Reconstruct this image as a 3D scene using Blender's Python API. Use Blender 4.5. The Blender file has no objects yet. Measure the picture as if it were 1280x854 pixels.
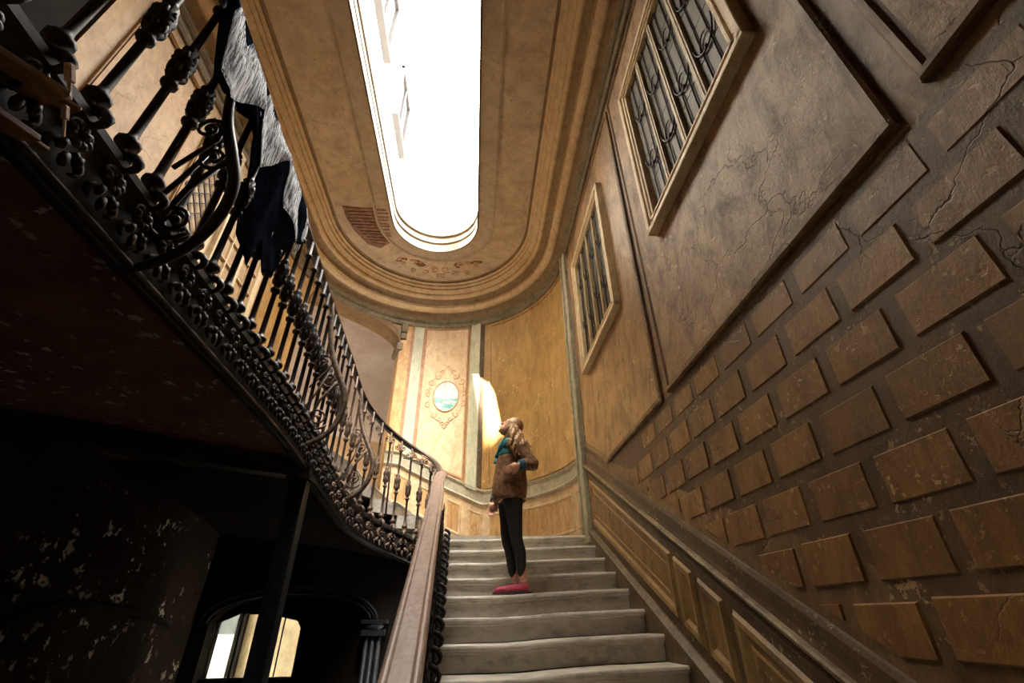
import bpy, bmesh, math, random
from mathutils import Vector, Matrix, noise as mnoise
random.seed(7)
PI = math.pi
C = bpy.context.scene.collection
S = bpy.context.scene

# ------------------------------------------------------------ camera
PITCH, ROLL, YAW, FPX = math.radians(31.4), math.radians(-0.7), math.radians(4.7), 566.0
cd = bpy.data.cameras.new('camera'); cam = bpy.data.objects.new('camera', cd); C.objects.link(cam)
cd.sensor_width = 36.0; cd.lens = 36.0 * FPX / 1280.0; cd.clip_start = 0.05; cd.clip_end = 200
_f = Vector((math.sin(YAW)*math.cos(PITCH), math.cos(YAW)*math.cos(PITCH), math.sin(PITCH)))
_r = Vector((math.cos(YAW), -math.sin(YAW), 0)); _u = _r.cross(_f)
_R = _r*math.cos(ROLL) + _u*math.sin(ROLL); _U = _u*math.cos(ROLL) - _r*math.sin(ROLL)
cam.matrix_world = Matrix(((_R.x,_U.x,-_f.x,0),(_R.y,_U.y,-_f.y,0),(_R.z,_U.z,-_f.z,0),(0,0,0,1)))
S.camera = cam

# ------------------------------------------------------------ light
S.view_settings.view_transform = 'Standard'; S.view_settings.look = 'None'
S.view_settings.gamma = 1.0; S.view_settings.use_curve_mapping = False
S.view_settings.exposure = 0.0
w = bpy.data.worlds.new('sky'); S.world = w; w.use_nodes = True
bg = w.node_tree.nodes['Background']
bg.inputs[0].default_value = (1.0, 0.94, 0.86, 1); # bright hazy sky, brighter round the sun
_n = w.node_tree.nodes; _l = w.node_tree.links
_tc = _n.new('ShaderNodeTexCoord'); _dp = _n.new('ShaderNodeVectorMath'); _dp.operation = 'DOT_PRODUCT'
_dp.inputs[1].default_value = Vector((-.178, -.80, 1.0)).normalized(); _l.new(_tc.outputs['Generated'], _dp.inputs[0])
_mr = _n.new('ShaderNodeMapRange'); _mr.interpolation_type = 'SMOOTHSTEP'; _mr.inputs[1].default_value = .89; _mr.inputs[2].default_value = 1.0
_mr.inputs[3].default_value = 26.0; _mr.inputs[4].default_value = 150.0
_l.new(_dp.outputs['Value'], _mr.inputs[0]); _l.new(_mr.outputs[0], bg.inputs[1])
sun = bpy.data.lights.new('sun', 'SUN'); sun.energy = 110; sun.angle = math.radians(.7); sun.color = (1, .93, .8)
so = bpy.data.objects.new('sun', sun); C.objects.link(so); so.location = (0, 0, 20)
so.rotation_euler = Vector((-.178, -.80, 1.0)).to_track_quat('Z', 'Y').to_euler()
portal = bpy.data.lights.new('skylight_portal', 'AREA'); portal.shape = 'RECTANGLE'; portal.size = 1.5; portal.size_y = 5.2
portal.cycles.is_portal = True
po = bpy.data.objects.new('skylight_portal', portal); C.objects.link(po); po.location = (-.84, 4.0, 6.42)

# ------------------------------------------------------------ mesh helpers
class MB:
    def __init__(s): s.v = []; s.f = []; s.m = []; s.sm = []
    def add(s, vs, fs, mi=0, smooth=False):
        n = len(s.v); s.v += [tuple(p) for p in vs]
        for f in fs: s.f.append([i+n for i in f]); s.m.append(mi); s.sm.append(smooth)
    def box(s, x0, x1, y0, y1, z0, z1, mi=0):
        vs = [(x,y,z) for x in (x0,x1) for y in (y0,y1) for z in (z0,z1)]
        s.add(vs, [(0,1,3,2),(4,6,7,5),(0,4,5,1),(2,3,7,6),(0,2,6,4),(1,5,7,3)], mi)
    def prism(s, poly, z0, z1, mi=0):       # poly in xy
        n = len(poly)
        vs = [(p[0],p[1],z0) for p in poly] + [(p[0],p[1],z1) for p in poly]
        s.add(vs, [list(range(n))[::-1], list(range(n,2*n))] + [(i,(i+1)%n,n+(i+1)%n,n+i) for i in range(n)], mi)
    def prism_x(s, poly, x0, x1, mi=0):     # poly in yz
        n = len(poly)
        vs = [(x0,p[0],p[1]) for p in poly] + [(x1,p[0],p[1]) for p in poly]
        s.add(vs, [list(range(n))[::-1], list(range(n,2*n))] + [(i,(i+1)%n,n+(i+1)%n,n+i) for i in range(n)], mi)
    def bar(s, a, b, w_, h_, mi=0, up=(0,0,1)):
        a = Vector(a); b = Vector(b); d = (b-a).normalized(); up = Vector(up)
        if abs(d.dot(up)) > .98: up = Vector((1,0,0))
        r = d.cross(up).normalized(); u = r.cross(d)
        vs = []
        for p in (a, b):
            for i, j in ((-1,-1),(1,-1),(1,1),(-1,1)): vs.append(p + r*(i*w_/2) + u*(j*h_/2))
        s.add(vs, [(3,2,1,0),(4,5,6,7),(0,1,5,4),(1,2,6,5),(2,3,7,6),(3,0,4,7)], mi)
    def tube(s, pts, r, n=8, mi=0, smooth=True, flat=1.0, cap=True):
        pts = [Vector(p) for p in pts]; k = len(pts)
        rs = r if isinstance(r, (list, tuple)) else [r]*k
        t0 = (pts[1]-pts[0]).normalized()
        a = Vector((0,0,1)) if abs(t0.z) < .9 else Vector((1,0,0))
        nrm = (a - t0*a.dot(t0)).normalized(); vs = []
        for i, p in enumerate(pts):
            t = (pts[min(i+1,k-1)] - pts[max(i-1,0)])
            t = t.normalized() if t.length > 1e-9 else t0
            nrm = (nrm - t*nrm.dot(t)); nrm = nrm.normalized() if nrm.length > 1e-6 else a
            b = t.cross(nrm)
            for j in range(n):
                c = 2*PI*j/n; vs.append(p + nrm*math.cos(c)*rs[i] + b*math.sin(c)*rs[i]*flat)
        fs = [(i*n+j, i*n+(j+1)%n, (i+1)*n+(j+1)%n, (i+1)*n+j) for i in range(k-1) for j in range(n)]
        if cap: fs += [tuple(range(n))[::-1], tuple(range((k-1)*n, k*n))]
        s.add(vs, fs, mi, smooth)
    def lathe(s, prof, o=(0,0,0), n=12, mi=0, axis='z', smooth=True):
        vs = []
        for r, z in prof:
            for j in range(n):
                c = 2*PI*j/n; x, y = r*math.cos(c), r*math.sin(c)
                vs.append((o[0]+x, o[1]+y, o[2]+z) if axis == 'z' else (o[0]+z, o[1]+x, o[2]+y))
        k = len(prof)
        s.add(vs, [(i*n+j, i*n+(j+1)%n, (i+1)*n+(j+1)%n, (i+1)*n+j) for i in range(k-1) for j in range(n)]
              + [tuple(range(n))[::-1], tuple(range((k-1)*n, k*n))], mi, smooth)
    def ball(s, c, r, n=8, m=6, mi=0, rot=None):
        r = (r,r,r) if not isinstance(r, (tuple, list)) else r
        vs = []; c = Vector(c)
        for i in range(m+1):
            t = PI*i/m
            for j in range(n):
                p = Vector((r[0]*math.sin(t)*math.cos(2*PI*j/n), r[1]*math.sin(t)*math.sin(2*PI*j/n), r[2]*math.cos(t)))
                if rot: p = rot @ p
                vs.append(c+p)
        s.add(vs, [(i*n+j, (i+1)*n+j, (i+1)*n+(j+1)%n, i*n+(j+1)%n) for i in range(m) for j in range(n)], mi, True)
    def sweep(s, path, prof, mi=0, closed=False, smooth=False, caps=True, lat=None):
        # path: 3d points; prof: (offset to the left of travel, dz)
        path = [Vector(p) for p in path]; k = len(path); n = len(prof); vs = []
        for i, p in enumerate(path):
            if lat: l = lat[i]
            else:
                t1 = path[min(i+1,k-1)]-path[max(i-1,0)]; t1.z = 0; t1.normalize()
                l = Vector((-t1.y, t1.x, 0))
                if 0 < i < k-1:
                    a = path[i]-path[i-1]; a.z = 0; a.normalize()
                    l = l / max(.5, abs(l.dot(Vector((-a.y, a.x, 0)))))
            for o, dz in prof: vs.append(p + l*o + Vector((0,0,dz)))
        fs = []
        for i in range(k-1):
            for j in range(n if closed else n-1):
                fs.append((i*n+j, i*n+(j+1)%n, (i+1)*n+(j+1)%n, (i+1)*n+j))
        if closed and caps: fs += [tuple(range(n))[::-1], tuple(range((k-1)*n, k*n))]
        s.add(vs, fs, mi, smooth)
    def grid(s, P, mi=0, smooth=True):
        k = len(P); n = len(P[0])
        s.add([q for row in P for q in row], [(i*n+j, i*n+j+1, (i+1)*n+j+1, (i+1)*n+j) for i in range(k-1) for j in range(n-1)], mi, smooth)
    def mesh(s, name, mats, shift=(0,0,0), fix=True):
        me = bpy.data.meshes.new(name); sh = Vector(shift)
        me.from_pydata([tuple(Vector(v)-sh) for v in s.v], [], s.f)
        for m_ in (mats if isinstance(mats, (list, tuple)) else [mats]): me.materials.append(m_)
        me.polygons.foreach_set('material_index', s.m); me.polygons.foreach_set('use_smooth', s.sm)
        me.validate()
        if fix:
            bm = bmesh.new(); bm.from_mesh(me); bmesh.ops.recalc_face_normals(bm, faces=bm.faces); bm.to_mesh(me); bm.free()
        me.update(); return me
    def build(s, name, mats, parent=None, **kw):
        sh = parent_origin(parent)
        o = bpy.data.objects.new(name, s.mesh(name, mats, sh)); C.objects.link(o)
        if parent: o.parent = parent
        for k_, v_ in kw.items(): o[k_] = v_
        return o
def parent_origin(p):
    v = Vector((0,0,0))
    while p: v = v + p.location; p = p.parent
    return v
def thing(name, label, cat, loc=(0,0,0), group=None):
    o = bpy.data.objects.new(name, None); C.objects.link(o); o.location = loc
    o['label'] = label; o['category'] = cat
    if group: o['group'] = group
    return o
def tag(o, label, cat, group=None):
    o['label'] = label; o['category'] = cat
    if group: o['group'] = group
    return o
def inst(name, me, loc, parent, rot=(0,0,0), scale=(1,1,1)):
    o = bpy.data.objects.new(name, me); C.objects.link(o); o.parent = parent
    o.location = Vector(loc) - parent_origin(parent); o.rotation_euler = rot; o.scale = scale
    return o
def bevel(o, wd=.006, seg=1):
    m_ = o.modifiers.new('b', 'BEVEL'); m_.width = wd; m_.segments = seg; m_.limit_method = 'ANGLE'
    return o
def bake(o):        # apply modifiers
    dg = bpy.context.evaluated_depsgraph_get(); dg.update()
    me = bpy.data.meshes.new_from_object(o.evaluated_get(dg)); o.modifiers.clear(); o.data = me
    return o
def catmull(P, n=8):
    P = [Vector(p) for p in P]; out = []
    for i in range(len(P)-1):
        a = P[max(i-1,0)]; b = P[i]; c = P[i+1]; d = P[min(i+2,len(P)-1)]
        for k in range(n):
            t = k/n
            out.append(.5*((2*b)+(c-a)*t+(2*a-5*b+4*c-d)*t*t+(3*b-a-3*c+d)*t**3))
    out.append(P[-1]); return out

# ------------------------------------------------------------ materials
def srgb(h):
    if isinstance(h, str): h = [int(h[i:i+2],16)/255 for i in (0,2,4)]
    return tuple(((c/12.92) if c <= .04045 else ((c+.055)/1.055)**2.4) for c in h) + (1,)
class NT:
    def __init__(s, name, rough=.7, metal=0.0, spec=.5):
        s.m = bpy.data.materials.new(name); s.m.use_nodes = True; s.t = s.m.node_tree; s.n = s.t.nodes; s.L = s.t.links
        s.b = s.n['Principled BSDF']; s.b.inputs['Roughness'].default_value = rough
        s.b.inputs['Metallic'].default_value = metal; s.b.inputs['Specular IOR Level'].default_value = spec
        s.geo = s.n.new('ShaderNodeNewGeometry')
    def map(s, scale=(1,1,1), loc=(0,0,0)):
        m_ = s.n.new('ShaderNodeMapping'); m_.inputs['Scale'].default_value = scale; m_.inputs['Location'].default_value = loc
        s.L.new(s.geo.outputs['Position'], m_.inputs[0]); return m_.outputs[0]
    def noise(s, scale, detail=6, rough=.6, st=(1,1,1), loc=(0,0,0), dist=0):
        t = s.n.new('ShaderNodeTexNoise'); t.inputs['Scale'].default_value = scale; t.inputs['Detail'].default_value = detail
        t.inputs['Roughness'].default_value = rough; t.inputs['Distortion'].default_value = dist
        s.L.new(s.map(st, loc), t.inputs['Vector']); return t.outputs['Fac']
    def ramp(s, fac, stops, interp='LINEAR'):
        r = s.n.new('ShaderNodeValToRGB'); r.color_ramp.interpolation = interp
        e = r.color_ramp.elements
        while len(e) < len(stops): e.new(.5)
        for i, (p, c) in enumerate(stops): e[i].position = p; e[i].color = c if len(c) == 4 else (*c, 1)
        s.L.new(fac, r.inputs[0]); return r.outputs[0]
    def mix(s, fac, a, b, mode='MIX'):
        x = s.n.new('ShaderNodeMix'); x.data_type = 'RGBA'; x.blend_type = mode
        for inp, v in ((x.inputs[0], fac), (x.inputs[6], a), (x.inputs[7], b)):
            if isinstance(v, (int, float)): inp.default_value = v
            elif isinstance(v, tuple): inp.default_value = v
            else: s.L.new(v, inp)
        return x.outputs[2]
    def math(s, op, a, b=0.0, c=None):
        x = s.n.new('ShaderNodeMath'); x.operation = op
        for i, v in enumerate((a, b) if c is None else (a, b, c)):
            if isinstance(v, (int, float)): x.inputs[i].default_value = v
            else: s.L.new(v, x.inputs[i])
        return x.outputs[0]
    def xyz(s):
        x = s.n.new('ShaderNodeSeparateXYZ'); s.L.new(s.geo.outputs['Position'], x.inputs[0]); return x.outputs
    def color(s, c): s.L.new(c, s.b.inputs['Base Color'])
    def rough(s, c): s.L.new(c, s.b.inputs['Roughness'])
    def bump(s, h, strength=.4, dist=.01):
        b = s.n.new('ShaderNodeBump'); b.inputs['Strength'].default_value = strength; b.inputs['Distance'].default_value = dist
        s.L.new(h, b.inputs['Height']); s.L.new(b.outputs[0], s.b.inputs['Normal'])
W1, B0 = (1,1,1,1), (0,0,0,1)
def plaster(name, base, light, dark, stain=.5, scale=1.0, rough=.65, bump=.35, st=(1,1,1), cracks=0.0, speck=0.0, speckcol='d8c8a8', spec=.5, rand=0.0, gloss=None):
    """aged painted plaster: base colour drifting to light and dark, streaky stains, specks, cracks"""
    t = NT(name, rough, 0, spec)
    n1 = t.noise(1.3*scale, 8, .62, st); n2 = t.noise(5*scale, 8, .7, st, (3,1,7), .4); n3 = t.noise(28*scale, 5, .7, (1,1,.45), (9,2,2))
    c = t.mix(t.ramp(n1, [(.38,B0),(.62,W1)]), srgb(base), srgb(light))
    c = t.mix(t.math('MULTIPLY', t.ramp(n2, [(.44,B0),(.68,W1)]), stain), c, srgb(dark))
    c = t.mix(t.math('MULTIPLY', t.ramp(n3, [(.5,B0),(.75,W1)]), .35*stain+.1), c, srgb(dark))
    if rand:
        oi = t.n.new('ShaderNodeObjectInfo')
        c = t.mix(t.math('MULTIPLY', oi.outputs['Random'], rand), c, srgb(dark))
    h = t.math('ADD', t.math('MULTIPLY', n2, .8), t.math('MULTIPLY', n3, .5))
    if speck:
        n4 = t.noise(17*scale, 4, .6, (1,1,1), (4,4,4)); n5 = t.noise(2.2*scale, 3, .5, (1,1,1), (8,1,0))
        f = t.math('MULTIPLY', t.ramp(n4, [(.60,B0),(.635,W1)]), t.ramp(n5, [(.5-.1*speck,B0),(.62,W1)]))
        c = t.mix(f, c, srgb(speckcol)); h = t.math('SUBTRACT', h, t.math('MULTIPLY', f, .5))
    if cracks:
        v = t.n.new('ShaderNodeTexVoronoi'); v.feature = 'DISTANCE_TO_EDGE'; v.inputs['Scale'].default_value = 1.1*scale
        nn = t.n.new('ShaderNodeTexNoise'); nn.inputs['Scale'].default_value = 3; nn.inputs['Detail'].default_value = 6
        t.L.new(t.geo.outputs['Position'], nn.inputs['Vector'])
        vm = t.n.new('ShaderNodeVectorMath'); vm.operation = 'MULTIPLY_ADD'; vm.inputs[1].default_value = (.55,.55,.55)
        t.L.new(nn.outputs['Color'], vm.inputs[0]); t.L.new(t.geo.outputs['Position'], vm.inputs[2]); t.L.new(vm.outputs[0], v.inputs['Vector'])
        n6 = t.noise(1.1, 2, .5, (1,1,1), (1,6,3))
        f = t.math('MULTIPLY', t.ramp(v.outputs[0], [(0.0,W1),(.012,B0)]), t.ramp(n6, [(.5,B0),(.56,W1)]))
        f = t.math('MULTIPLY', f, cracks)
        c = t.mix(f, c, srgb('1a110a')); h = t.math('SUBTRACT', h, f)
    t.color(c); t.bump(h, bump, .012)
    if gloss: t.rough(t.ramp(n2, [(.3, (gloss[0],)*3), (.7, (gloss[1],)*3)]))
    return t.m
M = {}
M['wall_right'] = plaster('wall_right_paint', '6e5130', '8a6940', '35230f', .75, 1.3, .5, .6, (1,1,.5), 0.5, .35, 'a88a60', gloss=(.42,.68))
M['panel'] = plaster('panel_paint', '84643f', 'a6845a', '3c2816', .8, 1.5, .45, .8, (1,1,.55), .35, .3, 'b89c7c', gloss=(.42,.66))
M['panel_low'] = plaster('panel_ochre', '84613a', 'a07a4a', '3f2a16', .7, 1.5, .42, .8, (1,1,.55), .5, .2, 'c0a070', gloss=(.25,.5))
M['brick'] = plaster('painted_block', '7c5528', '946a36', '42290f', .5, 2.0, .45, .5, (1,1,.5), .6, .45, 'b08c58', rand=.45, gloss=(.35,.6))
M['joint'] = plaster('block_joint', '4e3720', '634629', '24170c', .6, 2.0, .55, .5, (1,1,.6), .5, .3, '9c8058')
M['wains'] = plaster('wainscot_ochre', '6f5026', '866535', '342210', .6, 2.0, .45, .5, (1,1,.4), .2, .35, 'b09a70', gloss=(.35,.6))
M['wains_line'] = plaster('wainscot_moulding', '7e6238', '9a7c4c', '4a3418', .5, 2.2, .5, .5)
M['wains_dark'] = plaster('wainscot_brown', '46311b', '5a4226', '1e1409', .6, 2.0, .5, .5, (1,1,.5), 0, .4, '9a8868')
M['rail'] = plaster('dado_rail_paint', '6b583c', '8e7a58', '2d2114', .6, 3.0, .35, .5, (1,1,1), 0, .6, 'b8a88c', gloss=(.25,.5))
M['rail_dim'] = plaster('skirting_paint', '54452f', '6c5a3e', '241a0e', .6, 3.0, .45, .5, (1,1,1), 0, .5, 'a8987c')
M['apse'] = plaster('apse_ochre', 'a27c46', 'b8945c', '664624', .55, 1.6, .5, .5, (1,1,.35), .25, .2, 'd8b888', gloss=(.3,.55))
M['apse_pale'] = plaster('apse_pale_painted', 'd4b48a', 'e0c8a2', 'a88058', .6, 2.2, .6, .4, (1,1,.5), .3, .3, 'c09070')
M['apse_orange'] = plaster('apse_orange', 'c89a5c', 'd8b078', '905c30', .6, 2.2, .6, .4, (1,1,.5), .2, .2, 'e0c8a0')
M['apse_rose'] = plaster('apse_rose_line', 'a87858', 'b88c68', '6c442c', .5, 2.2, .6, .3)
M['sage'] = plaster('sage_paint', 'b4b498', 'c6c4a8', '7c7858', .45, 2.4, .55, .35, (1,1,.5), .2, .15, 'd8d0b8')
M['sage_dim'] = plaster('sage_dado', '98927a', 'aca68c', '5c503a', .6, 2.4, .5, .4, (1,1,.8), .2, .2, 'c8bca0')
M['panelwood'] = plaster('apse_wainscot', 'a8804e', 'bd9866', '6c4824', .7, 2.4, .5, .5, (1.4,1.4,.35), .2, .3, 'd0b890')
M['panelwood_light'] = plaster('apse_wainscot_moulding', 'baa07a', 'cdb48e', '80623c', .5, 2.4, .5, .4)
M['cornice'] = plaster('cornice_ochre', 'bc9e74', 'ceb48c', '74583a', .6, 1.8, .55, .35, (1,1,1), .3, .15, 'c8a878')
M['cornice_lit'] = plaster('cornice_roll_lit', 'd8bc92', 'e4cca6', '9c7c54', .5, 1.8, .55, .35)
M['cornice_shade'] = plaster('cornice_cove_shade', '88704e', '9a8260', '543e26', .5, 1.8, .6, .35)
M['cornice_grey'] = plaster('cornice_grey_band', '74684e', '8c8068', '463a28', .6, 2.6, .6, .5, (1,1,1), .2, .3, 'a89878')
M['ceil'] = plaster('ceiling_paint', 'cbb89c', 'dccab0', '907458', .6, .8, .7, .25, (1,1,1), .25, .2, 'b49878')
M['ceil_band'] = plaster('ceiling_band', 'bcac94', 'cfc0a8', '90785c', .5, 1.6, .65, .25)
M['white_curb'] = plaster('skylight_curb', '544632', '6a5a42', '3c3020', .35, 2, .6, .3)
M['court'] = plaster('court_render', 'd6d2c8', 'e4e0d8', 'a8a298', .3, .8, .8, .3)
M['court_trim'] = plaster('court_trim', '1e1b1a', '262220', '141110', .4, 1.5, .7, .3)
M['left'] = plaster('gallery_wall', 'a88a64', 'b89c78', '7a5c40', .55, 1.5, .6, .45, (1,1,.7), .35, .3, 'a88458')
M['left_trim'] = plaster('gallery_trim', '96703c', 'b08a54', '5a3c1c', .5, 2, .55, .35)
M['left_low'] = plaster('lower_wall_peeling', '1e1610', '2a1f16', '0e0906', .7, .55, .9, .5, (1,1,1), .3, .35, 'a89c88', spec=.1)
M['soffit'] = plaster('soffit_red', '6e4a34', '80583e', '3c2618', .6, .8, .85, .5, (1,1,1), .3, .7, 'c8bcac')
M['dark'] = plaster('dark_surface', '17120e', '201913', '0a0806', .6, 1.6, .8, .4, spec=.1)
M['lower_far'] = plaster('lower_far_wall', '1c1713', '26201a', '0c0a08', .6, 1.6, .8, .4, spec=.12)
M['arch_room'] = plaster('side_room_plaster', 'a89480', 'b8a692', '8a7460', .3, 1.0, .8, .2)
M['arch_low'] = plaster('side_room_dado', '9a7850', 'a88860', '745638', .4, 1.0, .7, .2)
M['arch_soffit'] = plaster('arch_soffit', '7a5c36', '8c6c44', '4a341c', .5, 1.6, .6, .3)
M['lath'] = plaster('exposed_lath', '94705c', 'b08c7c', '5c3e30', .9, 6, .9, 1.0)
M['frame'] = plaster('window_frame_paint', 'cbb48a', 'dac69e', '8c7450', .5, 4, .5, .4, (1,1,.5), 0, .2, 'c0b090')
M['frame_in'] = plaster('window_mullion_paint', 'a8926c', 'bca67e', '6c5638', .5, 4, .5, .4)
M['floor'] = plaster('floor_stone', '2c2723', '383028', '14100d', .5, 2, .6, .3)
M['gold_frame'] = plaster('white_gallery_frame', 'cbb690', 'dac8a4', '907448', .4, 3, .5, .3)
M['blind'] = plaster('grey_blind', '55514a', '625e56', '34302a', .4, 3, .8, .2)
def metal(name, c, c2, rough=.45, metal_=.6, sc=20):
    t = NT(name, rough, metal_); n = t.noise(sc, 6, .65); n2 = t.noise(sc*.25, 4)
    t.color(t.mix(t.ramp(n, [(.4,B0),(.65,W1)]), srgb(c), srgb(c2))); t.bump(n, .5, .003)
    t.rough(t.ramp(n2, [(.3,(rough-.12,)*3),(.7,(rough+.2,)*3)])); return t.m
M['iron'] = metal('wrought_iron', '1c1715', '302824', .45, .3)
M['iron_pale'] = metal('wrought_iron_pale', '4a3c32', '7a6656', .5, .35)  # paler iron tone, used on the far curve and braces
M['string'] = metal('string_dark', '1a1512', '332b24', .55, .2, 14)
M['came'] = metal('lead_came', '1c1814', '302822', .5, .5)
M['steel'] = metal('painted_steel', '1d2024', '2c2f33', .5, .4, 10)
M['wire'] = metal('wire', '1c1612', '2c221c', .6, .2)
def stone():
    t = NT('worn_marble', .5); n1 = t.noise(2.2, 8, .65, (1,1,1)); n2 = t.noise(14, 6, .7, (.6,1,1.4)); x = t.xyz()
    c = t.mix(t.ramp(n1, [(.35,B0),(.65,W1)]), srgb('b8b0a2'), srgb('d4cdc0'))
    c = t.mix(t.math('MULTIPLY', t.ramp(n2, [(.5,B0),(.72,W1)]), .55), c, srgb('5c5852'))
    n3 = t.noise(5, 5, .6, (1,1,2), (5,5,5))
    c = t.mix(t.math('MULTIPLY', t.ramp(n3, [(.52,B0),(.7,W1)]), .5), c, srgb('6a655e'))
    t.color(c); t.bump(n2, .3, .004); t.rough(t.ramp(n1, [(.3,(.35,)*3),(.7,(.6,)*3)])); return t.m
M['marble'] = stone()
def wood(name, a, b, d, st=(3,.6,3), rough=.5):
    t = NT(name, rough); n1 = t.noise(9, 6, .6, st, (0,0,0), .6); n2 = t.noise(40, 4, .7)
    c = t.mix(t.ramp(n1, [(.35,B0),(.65,W1)]), srgb(a), srgb(b)); c = t.mix(t.math('MULTIPLY', t.ramp(n2, [(.52,B0),(.7,W1)]), .6), c, srgb(d))
    t.color(c); t.bump(n1, .25, .004); return t.m
M['handrail'] = wood('worn_handrail', '8c7468', 'a08a7e', '4e3c34', rough=.42)
M['handrail_dark'] = wood('dark_handrail', '4a3a34', '66544a', '241a16', rough=.3)
M['board'] = wood('old_board', '6a4a2c', '8a6644', '2c1c10')
M['board_pale'] = wood('pale_split_wood', 'e4ccb0', 'f0dcc4', 'b09070')
def plain(name, c, rough=.7, metal_=0, spec=.5, n=None, c2=None, sc=30, bump=0, st=(1,1,1)):
    t = NT(name, rough, metal_, spec); t.b.inputs['Base Color'].default_value = srgb(c)
    if c2:
        nn = t.noise(sc, 5, .6, st); t.color(t.mix(t.ramp(nn, [(.4,B0),(.6,W1)]), srgb(c), srgb(c2)))
        if bump: t.bump(nn, bump, .004)
    return t.m
M['skin'] = plain('skin', 'd8a084', .5, c2='e2b096', sc=12)
M['jacket'] = plain('brown_patterned_jacket', '96704c', .75, c2='6a4a30', sc=26, bump=.3)
M['teal'] = plain('teal_yoke', '1f6a6c', .8, c2='2f7f7c', sc=40)
M['blue'] = plain('blue_cuff', '3c6884', .8, c2='2c5068', sc=40)
M['legging'] = plain('dark_leggings', '2b241e', .8, c2='1f1a16', sc=20, bump=.2)
M['shoe'] = plain('pink_canvas', '9c2a42', .7, c2='b8425a', sc=30)
M['sole'] = plain('dark_sole', '3c3844', .7)
M['hair'] = plain('blond_hair', '946844', .45, c2='d2ac80', sc=26, bump=.6, st=(2,2,.4))
M['lip'] = plain('lip', 'b06a5c', .5); M['eye'] = plain('eye_dark', '3a2a22', .3); M['eyew'] = plain('eye_white', 'e4dcd4', .3)
M['cloth'] = plain('dark_cloth', '0b0e15', 1.0, 0, 0.0, c2='161b24', sc=8, bump=.5)
def glass(name, tint, rough=.08, trans=.8):
    t = NT(name, rough); out = t.n['Material Output']
    tr = t.n.new('ShaderNodeBsdfTransparent'); tr.inputs[0].default_value = tint
    mx = t.n.new('ShaderNodeMixShader'); n = t.noise(3, 5); r = t.ramp(n, [(.3,(1-trans-.06,)*3),(.7,(1-trans+.08,)*3)])
    t.L.new(r, mx.inputs[0]); t.L.new(tr.outputs[0], mx.inputs[1]); t.L.new(t.b.outputs[0], mx.inputs[2])
    t.b.inputs['Base Color'].default_value = (.5,.5,.47,1)
    t.L.new(mx.outputs[0], out.inputs['Surface']); return t.m
M['glass'] = glass('dusty_glass', (.95,.97,.95,1), .1, .85)
M['glass_frost'] = glass('frosted_band', (.6,.66,.68,1), .4, .6)
def dark_glass():
    t = NT('old_window_glass', .5, 0, .2); n = t.noise(6, 5); t.color(t.mix(n, srgb('35322a'), srgb('524c3e'))); t.bump(n, .1, .01); return t.m
M['pane'] = dark_glass()
def gauze():        # torn spun fibre: opaque streaks running down, gaps between
    t = NT('spun_gauze', .8); out = t.n['Material Output']
    n = t.noise(30, 4, .6, (3.2,3.2,.10), (0,0,0), .1); a = t.ramp(n, [(.49,B0),(.58,W1)])
    t.b.inputs['Base Color'].default_value = srgb('d6dce4')
    tr = t.n.new('ShaderNodeBsdfTransparent'); mx = t.n.new('ShaderNodeMixShader')
    t.L.new(t.math('ADD', t.math('MULTIPLY', a, .78), .12), mx.inputs[0]); t.L.new(tr.outputs[0], mx.inputs[1]); t.L.new(t.b.outputs[0], mx.inputs[2])
    t.L.new(mx.outputs[0], out.inputs['Surface']); return t.m
M['gauze'] = gauze()
MC = Vector((-.62, 8.0, 3.66))      # centre of the painted oval
def seascape():
    t = NT('painted_seascape', .55); x = t.xyz(); n = t.noise(7, 6, .65, (1,1,2.2), (0,0,0), 1.2); n2 = t.noise(4, 5, .6, (1,1,2))
    sky = t.mix(t.ramp(n2, [(.4,B0),(.6,W1)]), srgb('b4c6c8'), srgb('e4ded0'))
    sea = t.mix(t.ramp(n, [(.42,B0),(.6,W1)]), srgb('5c9c98'), srgb('bcd0c0'))
    land = t.math('MULTIPLY', t.math('LESS_THAN', x[0], -.62), t.ramp(n2, [(.4,B0),(.5,W1)]))
    sky = t.mix(t.math('MULTIPLY', land, .5), sky, srgb('7c8ca0'))
    f = t.ramp(t.math('ADD', t.math('SUBTRACT', x[2], 3.22), t.math('MULTIPLY', n, .12)), [(.44,W1),(.47,B0)])
    t.color(t.mix(f, sky, sea)); return t.m
M['sea'] = seascape()
M['flora'] = plain('faded_painted_relief', 'bc9470', .7, c2='d0ac86', sc=12)
M['flora_green'] = plain('faded_painted_flowers', '6c6440', .7, c2='a0603c', sc=14)

# ------------------------------------------------------------ plan of the stairwell
CX, CY, R0 = -.9, 5.8, 2.3
WX, LX, YB = 1.4, -3.2, -3.2
def arc(R, a0, a1, n, z=0, cy=CY):
    return [(CX+R*math.cos(math.radians(a0+(a1-a0)*i/n)), cy+R*math.sin(math.radians(a0+(a1-a0)*i/n)), z) for i in range(n+1)]
def stadium(R, z, n=48, y0=YB):      # right side, apse, left side (travel: +Y, counter clockwise)
    return [(CX+R, y0, z), (CX+R, 1.5, z)] + arc(R, 0, 180, n, z) + [(CX-R, 1.5, z), (CX-R, y0, z)]
def nose_z(y): return -.265 + .459*(y-3.359)      # nosing line of the straight flight
STEP_Y = [3.359+.344*k for k in range(8)]         # nosings in view, z = nose_z
LAND = .84

# ---- right wall
mb = MB(); mb.box(WX, WX+.35, YB-.3, CY+.0, -3.3, 6.3)
wall_right = mb.build('wall_right', M['wall_right'], kind='structure')
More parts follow.
